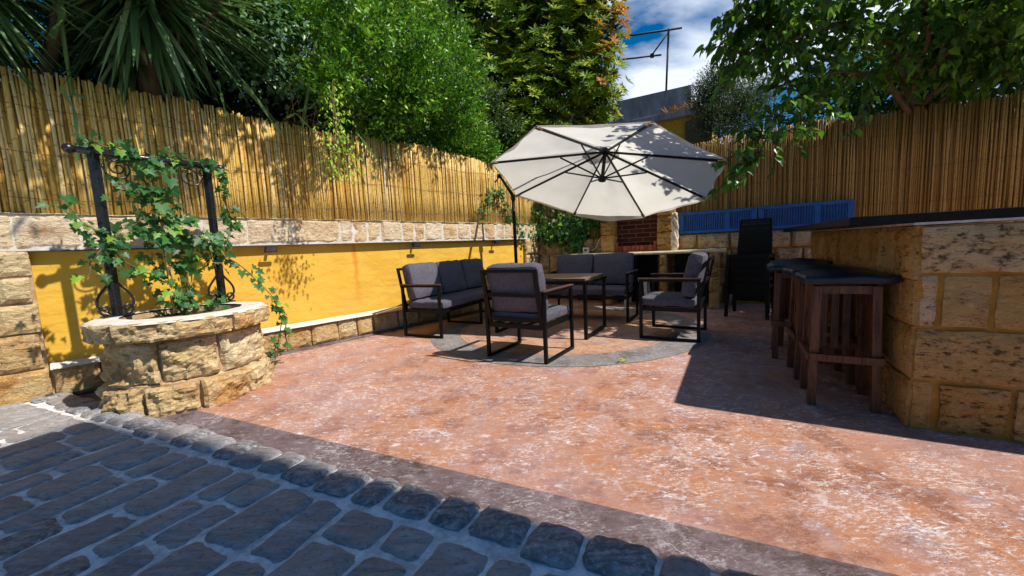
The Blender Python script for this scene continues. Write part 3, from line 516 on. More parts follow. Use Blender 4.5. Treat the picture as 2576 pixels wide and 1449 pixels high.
# ivy on the well
def lerp_path(pts, n):
    pts = [Vector(p) for p in pts]; L = [0]
    for a_, b_ in zip(pts, pts[1:]): L.append(L[-1]+(b_-a_).length)
    o = []
    for i in range(n):
        d = L[-1]*i/(n-1); j = max(k_ for k_ in range(len(L)) if L[k_] <= d+1e-9); j = min(j, len(pts)-2)
        o.append(pts[j].lerp(pts[j+1], (d-L[j])/max(1e-6, L[j+1]-L[j])))
    return o
ivy = empty('ivy_plant', WC+Vector((0, 0, 0.6)), 0, 'ivy climbing the iron frame and trailing out of the stone well', 'plant')
def fp(u, z, dpt=0.0): return PL-Vector((0, 0, 0.6))+AX*(u*(PR-PL).length)+Vector((0, 0, z))+FN*dpt
vines = [([(.47, -.03, .02), (.48, .25, .02), (.48, .55, .0), (.47, .85, -.01), (.46, 1.12, 0), (.40, 1.34, .02)], 115, .08),
 ([(.48, .50, .0), (.47, .85, -.01), (.46, 1.10, 0)], 90, .10), ([(.46, 1.15, 0), (.62, 1.27, 0), (.8, 1.25, 0), (1.0, 1.26, .02), (1.14, 1.20, .03), (1.17, 1.0, .03), (1.17, .78, .04), (1.12, .58, .05), (1.05, .50, .05)], 125, .042),
 ([(.48, .55, 0), (.70, .62, .08), (.86, .55, .12), (1.0, .42, .14), (1.22, .28, .16), (1.42, .10, .16), (1.53, -.04, .17), (1.55, -.2, .2), (1.50, -.42, .2), (1.45, -.58, .2)], 95, .045),
 ([(.6, .60, .03), (.78, .60, .1), (.92, .55, .12)], 38, .09),
 ([(.47, .28, .02), (.25, .32, .05), (.08, .42, .05), (-.02, .58, .05), (-.18, .72, .06), (-.30, .86, .06)], 60, .05), ([(.40, .8, 0), (.15, .66, .04), (-.02, .58, .06), (-.15, .42, .06), (-.22, .30, .06)], 60, .06),
 ([(.46, 1.2, 0), (.25, 1.26, .0), (.10, 1.27, .01), (-.05, 1.30, .02)], 55, .06), ([(.47, .02, .0), (.62, .12, .04), (.70, .3, .03), (.62, .5, 0)], 40, .06), ([(.55, .0, .1), (.75, .02, .1), (.9, .05, .05)], 24, .05),
 ([(.35, .95, 0), (.2, 1.0, .02), (.12, .9, .03)], 18, .05), ([(.5, .4, 0), (.72, .35, .02), (.9, .48, .03), (.97, .3, .02)], 34, .06)]
Ps, Ds, Ns, Ls, Ts = [], [], [], [], []
mb = MB()
for pts, n, sp in vines:
    path = lerp_path([fp(*q) for q in pts], 24); path = [p+Vector((nz(i*.3, 1, n), nz(i*.3, 5, n), nz(i*.3, 9, n)))*0.03 for i, p in enumerate(path)]
    mb.tube(path, 0.0048, 5)
    for i in range(n):
        f_ = random.random()*(len(path)-1.01); p = path[int(f_)].lerp(path[int(f_)+1], f_ % 1); off = Vector((random.gauss(0, sp), random.gauss(0, sp), random.gauss(0, sp*0.9)))*0.8
        Ps.append(p+off); Ds.append(off.normalized()*0.5+Vector((random.gauss(0, .5), random.gauss(0, .5), -0.7))); Ns.append(FN*0.8+Vector((random.gauss(0, .4), random.gauss(0, .4), 0.5+random.gauss(0, .3)))); big = sp > 0.08
        Ls.append(random.uniform(0.042, 0.078) if not big else random.uniform(0.05, 0.115)); Ts.append(random.random()*0.8 if random.random() < 0.86 else random.uniform(0.85, 1))
mb.build('stem', 'vine', ivy, smooth=True)
A = lambda x: np.array([tuple(v) for v in x], dtype=float)
Ls = np.array(Ls); leaf_mesh('leaves', 'leaf_ivy', A(Ps), A(Ds), A(Ns), Ls, Ls*0.95, np.array(Ts), 'ivy', ivy, 0.12)
mb = MB(); mb.tube([fp(.47, -.03, .03), fp(.46, .95, .03)], 0.006, 6); mb.tube([fp(.50, -.03, .01), fp(.36, 1.40, .0)], 0.005, 6); mb.build('cane_stake', 'reed', ivy)
for z_ in (.22, .48, .78, .9): mb = MB(); mb.tube([fp(.44, z_, .035), fp(.50, z_+.01, .035)], 0.007, 6); mb.build('plant_tie', 'tie', ivy)
# ================================================================== LOUNGE FURNITURE
def cushion(w, d, h, seed, nseg=14, rad=0.035, puff=0.25):
    mb = MB()
    def face(fn, du, dv):
        nu = max(4, int(nseg*du)); nv = max(4, int(nseg*dv)); mb.grid(lambda u, v: sh(fn(-1+2*u, -1+2*v)), nu, nv)
    def sh(p):
        q = Vector((p[0]*w/2, p[1]*d/2, p[2]*h/2)); inn = Vector((max(-w/2+rad, min(w/2-rad, q.x)), max(-d/2+rad, min(d/2-rad, q.y)), max(-h/2+rad, min(h/2-rad, q.z))))
        dv = q-inn; q = inn+(dv.normalized()*rad if dv.length > 1e-6 else Vector())
        m = min(w, d, h); f = 1
        if h == m: f = 1+puff*(1-(p[0]**2))*(1-p[1]**2); q.z *= f
        else: f = 1+puff*(1-(p[0]**2))*(1-p[2]**2); q.y *= f
        wr = 0.009*nz(q.x*9, q.y*9, q.z*9, 1, seed)+0.006*nz(q.x*34, q.y*20, q.z*14, 1, seed)
        return q+Vector((wr, wr, wr))
    face(lambda u, v: (u, v, 1), w, max(d, .3)); face(lambda u, v: (-u, v, -1), w, max(d, .3)); face(lambda u, v: (u, -1, v), w, .6); face(lambda u, v: (-u, 1, v), w, .6); face(lambda u, v: (1, u, v), max(d, .3), .6); face(lambda u, v: (-1, -u, v), max(d, .3), .6)
    return mb
def lounge(name, W, nback, loc, rz, label, cat, group, midleg=False, seatn=1):
    r = empty(name, loc, rz, label, cat, group); D = 0.60; t_ = 0.032; zA = 0.645; hw = W/2
    for sx_ in ([-1, 1] + ([0] if midleg else [])):
        x = sx_*(hw-t_/2); mb = MB(); zt = zA if sx_ else 0.34
        mb.box(x-t_/2, x+t_/2, -D/2, -D/2+t_, t_+.001, zt); mb.box(x-t_/2, x+t_/2, D/2-t_, D/2, t_+.001, zt); mb.box(x-t_/2, x+t_/2, -D/2, D/2, 0, t_)
        if sx_: mb.box(x-t_/2, x+t_/2, -D/2+t_, D/2-t_, zA-t_*.7, zA-.001)
        mb.build('side_leg', 'frame', r, bevel=0.003)
        if sx_: mb = MB(); mb.box(x-0.026, x+0.026, -D/2-0.01, D/2+0.012, zA+.001, zA+0.016); mb.build('armrest', 'armwood', r, bevel=0.004)
    mb = MB(); x0, x1 = -hw+t_, hw-t_; mb.box(x0, x1, D/2-t_-.01, D/2-.01, .305, .345); mb.box(x0, x1, -D/2+.01, -D/2+t_+.01, .305, .345)
    for x in (x0+.018, x1-.018): mb.box(x-.018, x+.018, -D/2+t_+.011, D/2-t_-.011, .305, .344)
    n = int((x1-x0)/0.16)
    for i in range(1, n): xx = x0+(x1-x0)*i/n; mb.box(xx-.02, xx+.02, -D/2+t_+.011, D/2-t_-.011, .325, .338)
    mb.build('seat_frame', 'frame', r)
    mb = MB(); y0 = -D/2+.025; y1 = -D/2-.075; zb = .86
    for x in (x0+.02, x1-.02): mb.bar((x, y0, .345), (x, y1, zb), .034, .022, up=(0, 1, 0))
    for z_ in (.39, .62, zb-.015): q = (z_-.345)/(zb-.345); yy = y0+(y1-y0)*q; mb.bar((x0+.037, yy, z_), (x1-.037, yy, z_), .022, .030)
    mb.build('back_frame', 'frame', r)
    sw = (W-2*t_-.02)/seatn
    for i in range(seatn): c = cushion(sw-.004, .56, .10, 3+i, rad=.03, puff=.12).build('seat_cushion', 'fabric', r, smooth=True); c.location = (-hw+t_+.01+sw*(i+.5), .035, .40)
    bw = (W-2*t_-.02)/nback
    for i in range(nback):
        c = cushion(bw-.006, .15, .46, 21+i+int(W*10), rad=.045, puff=.30).build('back_cushion', 'fabric', r, smooth=True)
        c.location = (-hw+t_+.01+bw*(i+.5), -D/2+.085, .675); c.rotation_euler = (R(12), R(random.uniform(-1, 1)), R(random.uniform(-1.5, 1.5)))
    return r
U = Vector((0.5, 0.866, 0)); Vv = Vector((0.866, -0.5, 0))
def corner(p, w, d): return Vector(p)
lounge('lounge_chair', .66, 1, (0.165, 3.78, 0), R(-33), 'grey cushioned black metal armchair seen from behind, nearest on the open patio', 'armchair', 'matching black framed armchairs')
lounge('lounge_chair', .66, 1, (1.79, 4.26, 0), R(58), 'grey cushioned black metal armchair facing left, beside the bar shadow', 'armchair', 'matching black framed armchairs')
so_c = Vector((-1.128, 4.713, 0))+Vector((0.47, 0.883, 0))*0.90
lounge('garden_sofa', 1.82, 3, so_c, R(62)-math.pi, 'long three cushion sofa with black metal frame along the ochre wall', 'sofa', 'matching black framed sofas', True, 1)
sb = Vector((1.50, 4.97, 0))+U*.30-Vv*.62
lounge('garden_sofa', 1.24, 2, sb, R(150), 'two cushion sofa with black metal frame behind the table, in front of the worktop', 'sofa', 'matching black framed sofas')
# table
tb = empty('patio_table', (0.464, 4.784, 0), KA, 'wood topped patio table with black metal sled legs between the seats', 'table'); HX, HY = .60, .37
mb = MB(); nS = 5
for i in range(nS): y0 = -HY+.012+i*(2*HY-.024)/nS; mb.box(-HX+.012, HX-.012, y0+.004, y0+(2*HY-.024)/nS-.004, .655, .682)
mb.build('tabletop', 'plank', tb, bevel=.003)
mb = MB(); 
for s_ in (-1, 1): mb.box(-HX, HX, s_*HY-.018, s_*HY+.018, .615, .654); mb.box(s_*HX-.018, s_*HX+.018, -HY+.019, HY-.019, .615, .654)
mb.build('apron', 'frame', tb)
for s_ in (-1, 1):
    mb = MB(); x = s_*(HX-.02)
    for y in (-HY+.018, HY-.018): mb.box(x-.018, x+.018, y-.018, y+.018, .037, .614)
    mb.box(x-.018, x+.018, -HY, HY, 0, .036); mb.build('leg', 'frame', tb, bevel=.003)
# ================================================================== UMBRELLA
C0 = Vector((0, 0, CAM_Z))
fit = [(0.312, 3.93, 2.226), (1.32, 3.583, 2.112), (2.25, 4.037, 1.834), (2.558, 5.024, 1.554), (2.063, 5.967, 1.436), (1.055, 6.313, 1.55), (0.125, 5.86, 1.828), (-0.183, 4.873, 2.108)]
VX = [C0+(Vector(q)-C0)*1.086 for q in fit]; cen = sum(VX, Vector())/8; un = (VX[2]-VX[0]).cross(VX[4]-VX[2]).normalized(); un = un if un.z > 0 else -un
ub = Vector((0.09, 6.5, 0)); um = empty('cantilever_umbrella', ub, 0, 'large tilted cream cantilever umbrella with black ribs over the seating', 'umbrella')
H1 = cen+un*.44; H0 = cen+un*.03
mb = MB()
for k in range(8):
    a_, b_ = VX[k], VX[(k+1) % 8]; far = k in (3, 4)
    def pf(u, v, a_=a_, b_=b_, k=k):
        top = H1+un*.02; e = a_.lerp(b_, u); out_ = (e-cen).normalized(); sag = math.sin(math.pi*u)
        e2 = e-out_*0.030*sag*(-2.0 if k == 4 else 1); p = top.lerp(e2, 0.085+0.915*v)
        p = p-un*0.045*sag*math.sin(math.pi*v)*0.8-un*(0.012*nz(u*4, v*5, k, 1.3))*sag
        return p-ub
    mb.grid(pf, 12, 14)
    # hem hanging down at the rim
    drop = 0.085 if k == 4 else 0.03
    def hf(u, v, a_=a_, b_=b_, k=k, drop=drop):
        p = Vector(pf(u, 1.0)); w = math.sin(math.pi*u)
        return p+Vector((0, 0, -1))*drop*v*(0.35+0.65*w)+(cen-ub-p).normalized()*0.012*math.sin(u*14+k)*v
    mb.grid(hf, 12, 3)
mb.build('canopy', 'canopy', um, smooth=True)
mb = MB(); vt = [cen+un*.52+(v_-cen)*.16-un*.06 for v_ in VX]; ap = cen+un*.50
for k in range(8): mb.add([ap-ub, vt[k]-ub, vt[(k+1) % 8]-ub], [(0, 1, 2)])
mb.build('vent_cap', 'canopy', um)
for k in range(8):
    mb = MB(); e = VX[k]; mb.bar(H1-ub-un*.03, e-un*.02-ub, .018, .026, up=un); rb = mb.build('rib', 'frame', um)
    mid = H1.lerp(e, .40)-un*.045; mb = MB(); mb.bar(H0-ub, mid-ub, .012, .018, up=un); mb.build('strut', 'frame', rb)
    mb = MB(); mb.bar(H1.lerp(e, .94)-ub-un*.028, H1.lerp(e, 1.0)-ub-un*.024, .05, .012, up=un); mb.build('rib_pocket', 'canopy_pocket', rb)
mb = MB(); mb.tube([H1+un*.03-ub, H0-un*.03-ub], .024, 12); mb.tube([H1+un*.0-ub, H1-un*.05-ub], .062, 12); mb.tube([H0+un*.02-ub, H0-un*.035-ub], .052, 12); mb.build('hub', 'frame', um, smooth=False)
pt = 1.93; mb = MB(); mb.tube([(0, 0, .04), (0, 0, pt)], .028, 12); mb.build('pole', 'frame', um, smooth=True)
arm = [Vector((0, 0, pt-.03)), Vector((-.10, .03, pt+.14)), Vector((-.20, .03, pt+.30)), Vector((.0, -.12, pt+.42)), Vector((.35, -.42, pt+.56)), Vector((.8, -.8, pt+.75)), cen+un*.60-ub, cen+un*.52-ub]
mb = MB(); mb.tube(arm, .026, 10); am = mb.build('arm', 'frame', um, smooth=True)
mb = MB(); mb.tube([(-.21, .0, pt+.30), (-.21, -.07, pt+.28)], .035, 12); mb.tube([(-.21, -.06, pt+.28), (-.27, -.07, pt+.20)], .010, 8); mb.tube([(-.27, -.07, pt+.20), (-.28, -.11, pt+.19)], .014, 8); mb.build('crank', 'frame', am)
mb = MB(); mb.box(-.035, .035, -.035, .035, pt-.10, pt-.02); mb.build('collar', 'frame', um)
mb = MB(); mb.box(-.45, .45, -.04, .04, 0, .035); mb.box(-.04, .04, -.45, -.041, 0, .034); mb.box(-.04, .04, .041, .45, 0, .034); mb.build('base', 'frame', um)
# ================================================================== BAR
BW = (2.06, 1.96, 0); bar = empty('stone_bar', BW, KA, 'stone block bar counter with black polished top, right of the stools', 'bar')
mb = MB(); rows = [(0.0, 0.265, [(0.0, .10), (.10, .36), (.36, .72), (.72, 1.1), (1.1, 1.6), (1.6, 2.1)]), (0.265, 0.545, [(0, .62), (.62, 1.2), (1.2, 1.7), (1.7, 2.1)]), (0.545, 0.815, [(0.01, .088), (.088, .275), (.275, .62), (.62, 1.0), (1.0, 1.5), (1.5, 2.1)]), (0.815, 1.062, [(0, .46), (.46, .95), (.95, 1.5), (1.5, 2.1)])]
ti = {(0.265, 0): .62, (0.815, 0): .9, (0.545, 0.01): 1.0, (0.545, .088): .7, (0.0, .10): .25, (0.0, 0.0): .3}
for z0, z1, xs in rows:
    for i, (x0, x1) in enumerate(xs): block(mb, ID, x0+.012, x1-.012, z0+.011, z1-.011, .014, .020, int(z0*100)+i, ti.get((z0, x0), random.uniform(.2, .8)), e=.012, freq=10)
mb.build('front_stone', 'stone_bar', bar)
TS = lambda p: Vector((p.y, p.x, p.z))      # side face looks towards -x
mb = MB(); y = 0.0; rnd = random.Random(9); k = 0
while y < 3.05:
    w = .16 if y < .1 else rnd.uniform(.09, .17); w = min(w, 3.11-y); block(mb, TS, y+.008, y+w-.008, .79, 1.062, .022, .016, 200+k, rnd.uniform(.0, .8), e=.018); y += w; k += 1
for j, (z0, z1) in enumerate(((0, .265), (.265, .545), (.545, .79))): course(mb, TS, 0.0, 3.11, z0, z1, (.18, .42), .014, .008, 300+j, joint=.012, tints=(.0, .6), e=.014)
mb.build('side_stone', 'stone_bar', bar)
mb = MB(); mb.box(.006, 2.1, .006, .55, 0, 1.06); mb.box(.006, .55, .551, 3.11, 0, 1.06); mb.build('mortar', 'mortar_ochre', bar)
mb = MB(); mb.box(-.02, 2.1, -.012, .60, 1.066, 1.078); mb.box(-.02, .60, .601, 3.15, 1.066, 1.078); mb.build('underlay', 'slab_edge', bar)
mb = MB()
pts = [(-.27, .0), (-.20, -.02), (2.2, -.02), (2.2, .66), (.60, .66), (.60, 3.3), (-.27, 3.3)]
vs = [(x, y, z) for z in (1.080, 1.125) for x, y in pts]; n = len(pts); mb.add(vs, [tuple(reversed(range(n))), tuple(range(n, 2*n))]+[(i, (i+1) % n, n+(i+1) % n, n+i) for i in range(n)])
mb.build('countertop', 'slab', bar, bevel=.003)
# ================================================================== STOOLS
def make_stool():
    r = empty('bar_stool', (0, 0, 0), 0, 'x', 'stool', 'bar stools in a row along the bar'); h = .155; q = .043
    for sx_ in (-1, 1):
        for sy in (-1, 1):
            mb = MB(); mb.bar((sx_*(h-.005), sy*(h-.005), 0), (sx_*(h-q/2), sy*(h-q/2), .735), q, q, up=(0, 1, 0)); mb.build('leg', 'wood', r, bevel=.003)
    mb = MB()
    for s_ in (-1, 1): mb.box(-h-.012, h+.012, s_*(h+.014)-.012+(-.012 if s_ < 0 else .012), s_*(h+.014)+.012+(-.012 if s_ < 0 else .012), .285, .33); mb.box(s_*(h+.014)-.012, s_*(h+.014)+.012, -h-.012, h+.012, .285, .328)
    mb.build('footrest', 'wood', r, bevel=.003)
    mb = MB()
    for s_ in (-1, 1): mb.box(-h+.03, h-.03, s_*(h-.02)-.01, s_*(h-.02)+.01, .69, .734); mb.box(s_*(h-.02)-.01, s_*(h-.02)+.01, -h+.03, h-.03, .69, .733)
    mb.build('apron', 'wood', r)
    for s_ in (-1, 1):
        for o_ in (-.058, 0, .058):
            mb = MB(); mb.box(s_*(h-.02)-.008, s_*(h-.02)+.008, o_-.019, o_+.019, .30, .69); mb.build('slat', 'wood', r)
            if s_ > 0: mb = MB(); mb.box(o_-.019, o_+.019, s_*(h-.02)-.008, s_*(h-.02)+.008, .30, .69); mb.build('slat', 'wood', r)
    c = cushion(.43, .43, .062, 5, rad=.028, puff=.30).build('seat_pad', 'leather', r, smooth=True); c.location = (0, 0, .775)
    return r
st = make_stool(); sl_ = ['nearest black padded wooden bar stool, beside the bar corner', 'second black padded bar stool, just behind the nearest one', 'third black padded bar stool, left of the far one', 'farthest black padded bar stool, only its pad showing over the others']
for i, (x, y) in enumerate(((2.02, 2.36), (2.25, 2.80), (2.43, 3.28), (2.74, 3.68))):
    o = st if i == 0 else copy_tree(st); o.location = (x, y, 0); o.rotation_euler = (0, 0, KA+R([0, 3, -3, 2][i])); o['label'] = sl_[i]
# ================================================================== BARBECUE, WORKTOP, BACK WALL
bk = empty('low_stone_wall', KP(0, .68, 0), KA, 'rough rubble stone wall below the blue shutters and shaded reeds', 'wall')
mb = MB(); z = 0; j = 0
for z0, z1 in ((0, .3), (.3, .58), (.58, .86), (.86, 1.13)): course(mb, ID, -.62, 5.4, z0, z1, (.2, .5), .04, .03, 400+j, joint=.035, tints=(0, 1), e=.04, freq=9); course(mb, ID, -4.1, -1.9, z0, z1+.03, (.2, .45), .04, .03, 420+j, joint=.035, tints=(0, .8), e=.04, freq=9); j += 1
mb.build('rubble', 'stone_rubble', bk); mb = MB(); mb.box(-4.1, 5.4, .012, .10, 0, 1.125); mb.build('mortar', 'mortar_ochre', bk)
bbq = empty('stone_barbecue', KP(0, 0, 0), KA, 'brick lined barbecue hearth between two stone pillars behind the worktop', 'barbecue')
for x0, x1 in ((-1.90, -1.66), (-.94, -.68)):
    mb = MB()
    for j, (z0, z1) in enumerate(((.885, 1.19), (1.19, 1.46), (1.46, 1.75), (0, .3), (.3, .6), (.6, .835))):
        block(mb, ID, x0+.006, x1-.006, z0+.008, z1-.008, .03, .018, 500+j+int(x0*10), random.uniform(.1, .5), e=.03); 
        block(mb, lambda p, x1=x1: Vector((x1-p.y*1.0, p.x, p.z)), .012, .30, z0+.008, z1-.008, .012, .01, 520+j, .3, e=.03)
    o = mb.build('pillar', 'stone_bar', bbq); o.location = (0, .50, 0)
    mb = MB(); mb.box(x0+.01, x1-.01, .512, .67, 0, 1.745); mb.build('pillar_core', 'mortar_ochre', bbq)
mb = MB(); block(mb, ID, -1.92, -.66, 1.75, 1.93, .03, .018, 560, .4, e=.03); o = mb.build('lintel', 'stone_bar', bbq); o.location = (0, .50, 0)
mb = MB(); mb.box(-1.9, -.68, .53, .665, 1.755, 1.925); mb.build('lintel_core', 'mortar_ochre', bbq)
mb = MB(); n = 10
for i in range(n): x0 = -1.655+i*.071; mb.box(x0+.003, x0+.066, .50, .60, .887, .985, random.random())
for x0 in (-1.655, -.998): mb.box(x0, x0+.052, .50, .60, .989, 1.05, .5)
mb.build('brick_sill', 'brick', bbq, bevel=.002)
mb = MB(); mb.add([(-1.66, .665, .9), (-.94, .665, .9), (-.94, .665, 1.76), (-1.66, .665, 1.76)], [(0, 1, 2, 3)]); mb.build('brick_lining', 'soot', bbq)
mb = MB(); mb.box(-1.655, -.945, .61, .655, .887, .95); mb.build('fire_floor', 'soot', bbq)
wk = empty('stone_worktop', KP(0, 0, 0), KA, 'long pale stone worktop on stone legs in front of the barbecue', 'counter')
mb = MB(); mb.grid(lambda u, v: (-2.42+2.50*u, .012*nz(u*14, 0, 0)*(1-v)+.60*v, .880+.002*nz(u*20, v*5, 0)), 60, 6); mb.box(-2.415, .075, .012, .60, .838, .872)
mb.grid(lambda u, v: (-2.42+2.50*u, .012*nz(u*14, 0, 0)-.004+.010*math.sin(v*3.14)*-1, .838+.042*v), 60, 4); mb.box(.072, .080, .01, .6, .838, .879); mb.build('slab', 'worktop', wk, smooth=False)
mb = MB(); mb.box(-2.40, -.14, .56, .60, .0, .834); mb.box(-2.40, -.14, .14, .559, .42, .44); mb.build('shade_panel', 'plastic_black', wk)  # black board and shelf added in place of the deep shade below the slab
for x0, x1 in ((-.13, 0.0), (-.83, -.71), (-1.72, -1.60)):
    mb = MB()
    for j, (z0, z1) in enumerate(((0, .26), (.26, .48), (.48, .66), (.66, .836))): block(mb, ID, x0+.004, x1-.004, z0+.004, z1-.004, .02, .014, 600+j+int(x0*9), random.uniform(.2, .7), e=.02); block(mb, lambda p, x0=x0: Vector((x0+.0+p.y, .50-p.x, p.z)), .02, .46, z0+.004, z1-.004, .008, .008, 640+j, .4, e=.02)
    mb.box(x0+.008, x1-.008, .01, .50, 0, .835); mb.build('leg', 'stone_bar', wk)
# driftwood post beside the barbecue
dw = empty('driftwood_post', KP(-.655, .42, .882), KA, 'bleached gnarled driftwood standing on the worktop against the barbecue pillar', 'driftwood')
mb = MB()
for q in range(4):
    rnd = random.Random(q); pts = [(.03*math.sin(i*.9+q*1.7)+rnd.uniform(-.012, .012), .02*math.cos(i*1.1+q), i*.075) for i in range(9)]; mb.tube(pts, [.030-.001*i+rnd.uniform(-.006, .008) for i in range(9)], 8)
mb.build('trunk', 'driftwood', dw, smooth=True)
# socket and cable
sk_ = empty('control_box', KP(-2.20, .55, .885), KA, 'small white box with grey screen standing on the worktop beside the ivy', 'control box')
mb = MB(); mb.box(-.055, .055, -.03, .03, 0, .105); mb.build('case', 'plastic_white', sk_, bevel=.006); mb = MB(); mb.box(-.03, .03, -.0335, -.031, .035, .08); mb.build('screen', 'screen', sk_)
mb = MB(); mb.tube([KP(-2.11, .58, .93), KP(-2.05, .60, .95), KP(-2.0, .60, 1.03), KP(-1.97, .60, 1.1), KP(-1.94, .60, 1.16)], .007, 8); o = mb.build('cable', 'plastic_white', None, smooth=True); tag(o, 'white cable curling up the stone wall beside the barbecue pillar', 'cable')
# blue shutters
lb = ['blue louvred shutter nearer the barbecue, lying along the low wall', 'blue louvred shutter behind the stacked chairs and bar']
for i, (x0, x1) in enumerate(((-.62, .49), (.50, 1.63))):
    r = empty('blue_shutter', KP((x0+x1)/2, .70, 1.14), KA, lb[i], 'shutter', 'blue shutters on the low wall'); hw = (x1-x0)/2-.005; H = .355
    mb = MB(); mb.box(-hw, hw, -.02, .02, 0, .05); mb.box(-hw, hw, -.02, .02, H-.05, H); div = hw*.28
    for a_, b_ in ((-hw, -hw+.07), (hw-.07, hw), (div-.035, div+.035)): mb.box(a_, b_, -.019, .019, .051, H-.051)
    mb.build('frame', 'blue', r, bevel=.003)
    for a_, b_ in ((-hw+.07, div-.035), (div+.035, hw-.07)):
        mb = MB(); n = int((b_-a_)/.032)
        for k in range(n): x = a_+(k+.5)*(b_-a_)/n; mb.bar((x, 0, .05), (x, 0, H-.05), .030, .006, up=(0.55, 0.85, 0))
        mb.build('louvre_panel', 'blue', r)
# stacked chairs
def stack_chair():
    r = empty('stacking_chair', (0, 0, 0), 0, 'x', 'chair', 'stack of black chairs')
    mb = MB(); mb.grid(lambda u, v: (-.23+.46*u, -.22+.44*v, .44-.03*math.sin(math.pi*u)*math.sin(math.pi*v)-.02*(1-v)), 10, 10); mb.grid(lambda u, v: (-.23+.46*u, .22+.015*math.sin(math.pi*u), .44-.05*v), 10, 2); mb.grid(lambda u, v: (-.23, -.22+.44*u, .44-.05*v-.02*(1-u)), 6, 2); mb.grid(lambda u, v: (.23, -.22+.44*u, .44-.05*v-.02*(1-u)), 6, 2); mb.build('seat', 'plastic_black', r, smooth=True)
    mb = MB()
    for k in range(12): z0 = .47+k*.033; mb.box(-.175+.01*k/12, .175-.01*k/12, -.235-.007*k, -.222-.007*k, z0, z0+.028)
    for s_ in (-1, 1): mb.bar((s_*.19, -.22, .42), (s_*.17, -.32, .88), .03, .025, up=(0, 1, 0))
    mb.box(-.18, .18, -.33, -.31, .865, .90); mb.build('backrest', 'plastic_black', r)
    for sx_ in (-1, 1):
        for sy in (-1, 1): mb = MB(); mb.bar((sx_*.235, sy*.235, 0), (sx_*.215, sy*.205, .43), .04, .04, up=(0, 1, 0)); mb.build('leg', 'plastic_black', r)
    mb = MB(); mb.box(-.215, .215, -.19, -.18, .16, .40); mb.box(-.215, .215, .19, .2, .30, .40); mb.build('skirt', 'plastic_black', r)
    return r
sc0 = stack_chair(); names_ = ['bottom black chair of the stack beside the worktop', 'second black chair from the bottom of the stack', 'middle black chair of the stack beside the worktop', 'second black chair from the top of the stack', 'topmost black chair of the stack in front of the shutters']
for i in range(5):
    o = sc0 if i == 0 else copy_tree(sc0); o.location = (3.17-.004*i, 5.12-.006*i, .096*i); o.rotation_euler = (0, 0, R(138)+R([0, 1, -1, .6, 0][i])); o['label'] = names_[i]
# white stool under the worktop
ws = empty('plastic_stool', KP(-1.22, .28, 0), KA, 'white plastic stool half hidden under the worktop behind the sofa', 'stool')
mb = MB(); mb.box(-.17, .17, -.15, .15, .40, .44); mb.build('seat', 'plastic_white', ws, bevel=.012)
for sx_ in (-1, 1):
    for sy in (-1, 1): mb = MB(); mb.bar((sx_*.17, sy*.15, 0), (sx_*.14, sy*.12, .40), .05, .02, up=(0, 1, 0)); mb.build('leg', 'plastic_white', ws)
# ================================================================== IVY ON THE BACK CORNER
def ivy_mass(name, pts, n, label, sz=(.05, .09), mat='leaf_ivy', spread=(.12, .08, .12), nrm=(-.45, -.8, .35)):
    """pts: list of world (x,y,z,weight)"""
    r = empty(name, pts[0][:3], 0, label, 'plant'); w = np.array([p[3] for p in pts]); idx = RNG.choice(len(pts), n, p=w/w.sum()); Pp = np.array([p[:3] for p in pts])[idx]+RNG.normal(size=(n, 3))*np.array(spread)-np.array(pts[0][:3])
    D = rdir(n)*.7+np.array([0, -.1, -.8]); Nn = np.array(nrm)+rdir(n)*.6; L = RNG.uniform(*sz, n)
    leaf_mesh('leaves', mat, Pp, D, Nn, L, L*.95, RNG.random(n)**1.2, 'ivy', r, .12)
    mb = MB()
    for k in range(9): a_, b_ = pts[random.randrange(len(pts))], pts[random.randrange(len(pts))]; p0 = Vector(a_[:3])-Vector(pts[0][:3]); p1 = Vector(b_[:3])-Vector(pts[0][:3]); mb.tube([p0, p0.lerp(p1, .5)+Vector((0, 0, -.06)), p1], .005, 5)
    mb.build('stem', 'vine', r); return r
pts = []
for x, y, z, w in [(-3.6, .60, .45, 2), (-3.5, .60, .8, 2), (-3.45, .58, 1.15, 3), (-3.3, .6, 1.45, 3), (-3.3, .7, 1.75, 2), (-3.0, .62, 1.3, 3), (-2.8, .62, 1.25, 3), (-2.6, .60, 1.45, 3), (-2.5, .62, 1.2, 3), (-2.35, .60, 1.35, 3), (-2.4, .55, 1.02, 2.5), (-2.15, .6, 1.5, 2.5), (-2.05, .64, 1.62, 2), (-2.9, .7, 1.65, 1.2), (-3.7, .6, 1.5, 1.5), (-2.2, .62, 1.75, 1.5), (-3.55, .55, .2, 1)]: pts.append((*KP(x, y, z), w))
ivy_mass('corner_ivy', pts, 1500, 'dark ivy spilling over the low stone wall left of the barbecue')
pts = [(*LP(s, -.0, z), w) for s, z, w in [(5.35, 2.05, 2), (5.2, 2.0, 1.5), (5.05, 1.9, 1.5), (4.95, 1.75, 1.2), (4.9, 1.62, 1), (5.45, 1.9, 1.5), (5.55, 1.75, 1.5), (5.65, 1.6, 2), (5.8, 1.5, 2.5), (5.9, 1.3, 2), (6.0, 1.1, 1)]]
ivy_mass('trailing_ivy', pts, 230, 'ivy strands trailing down the reed screen beside the umbrella pole', (.045, .075), spread=(.06, .05, .06), nrm=(.7, -.6, .4))
# ================================================================== TREES AND SHRUBS
def Lc(s, k, z): p = LP(s, k, z); return (p.x, p.y, p.z)
def local(P, o): return P-np.array(o)
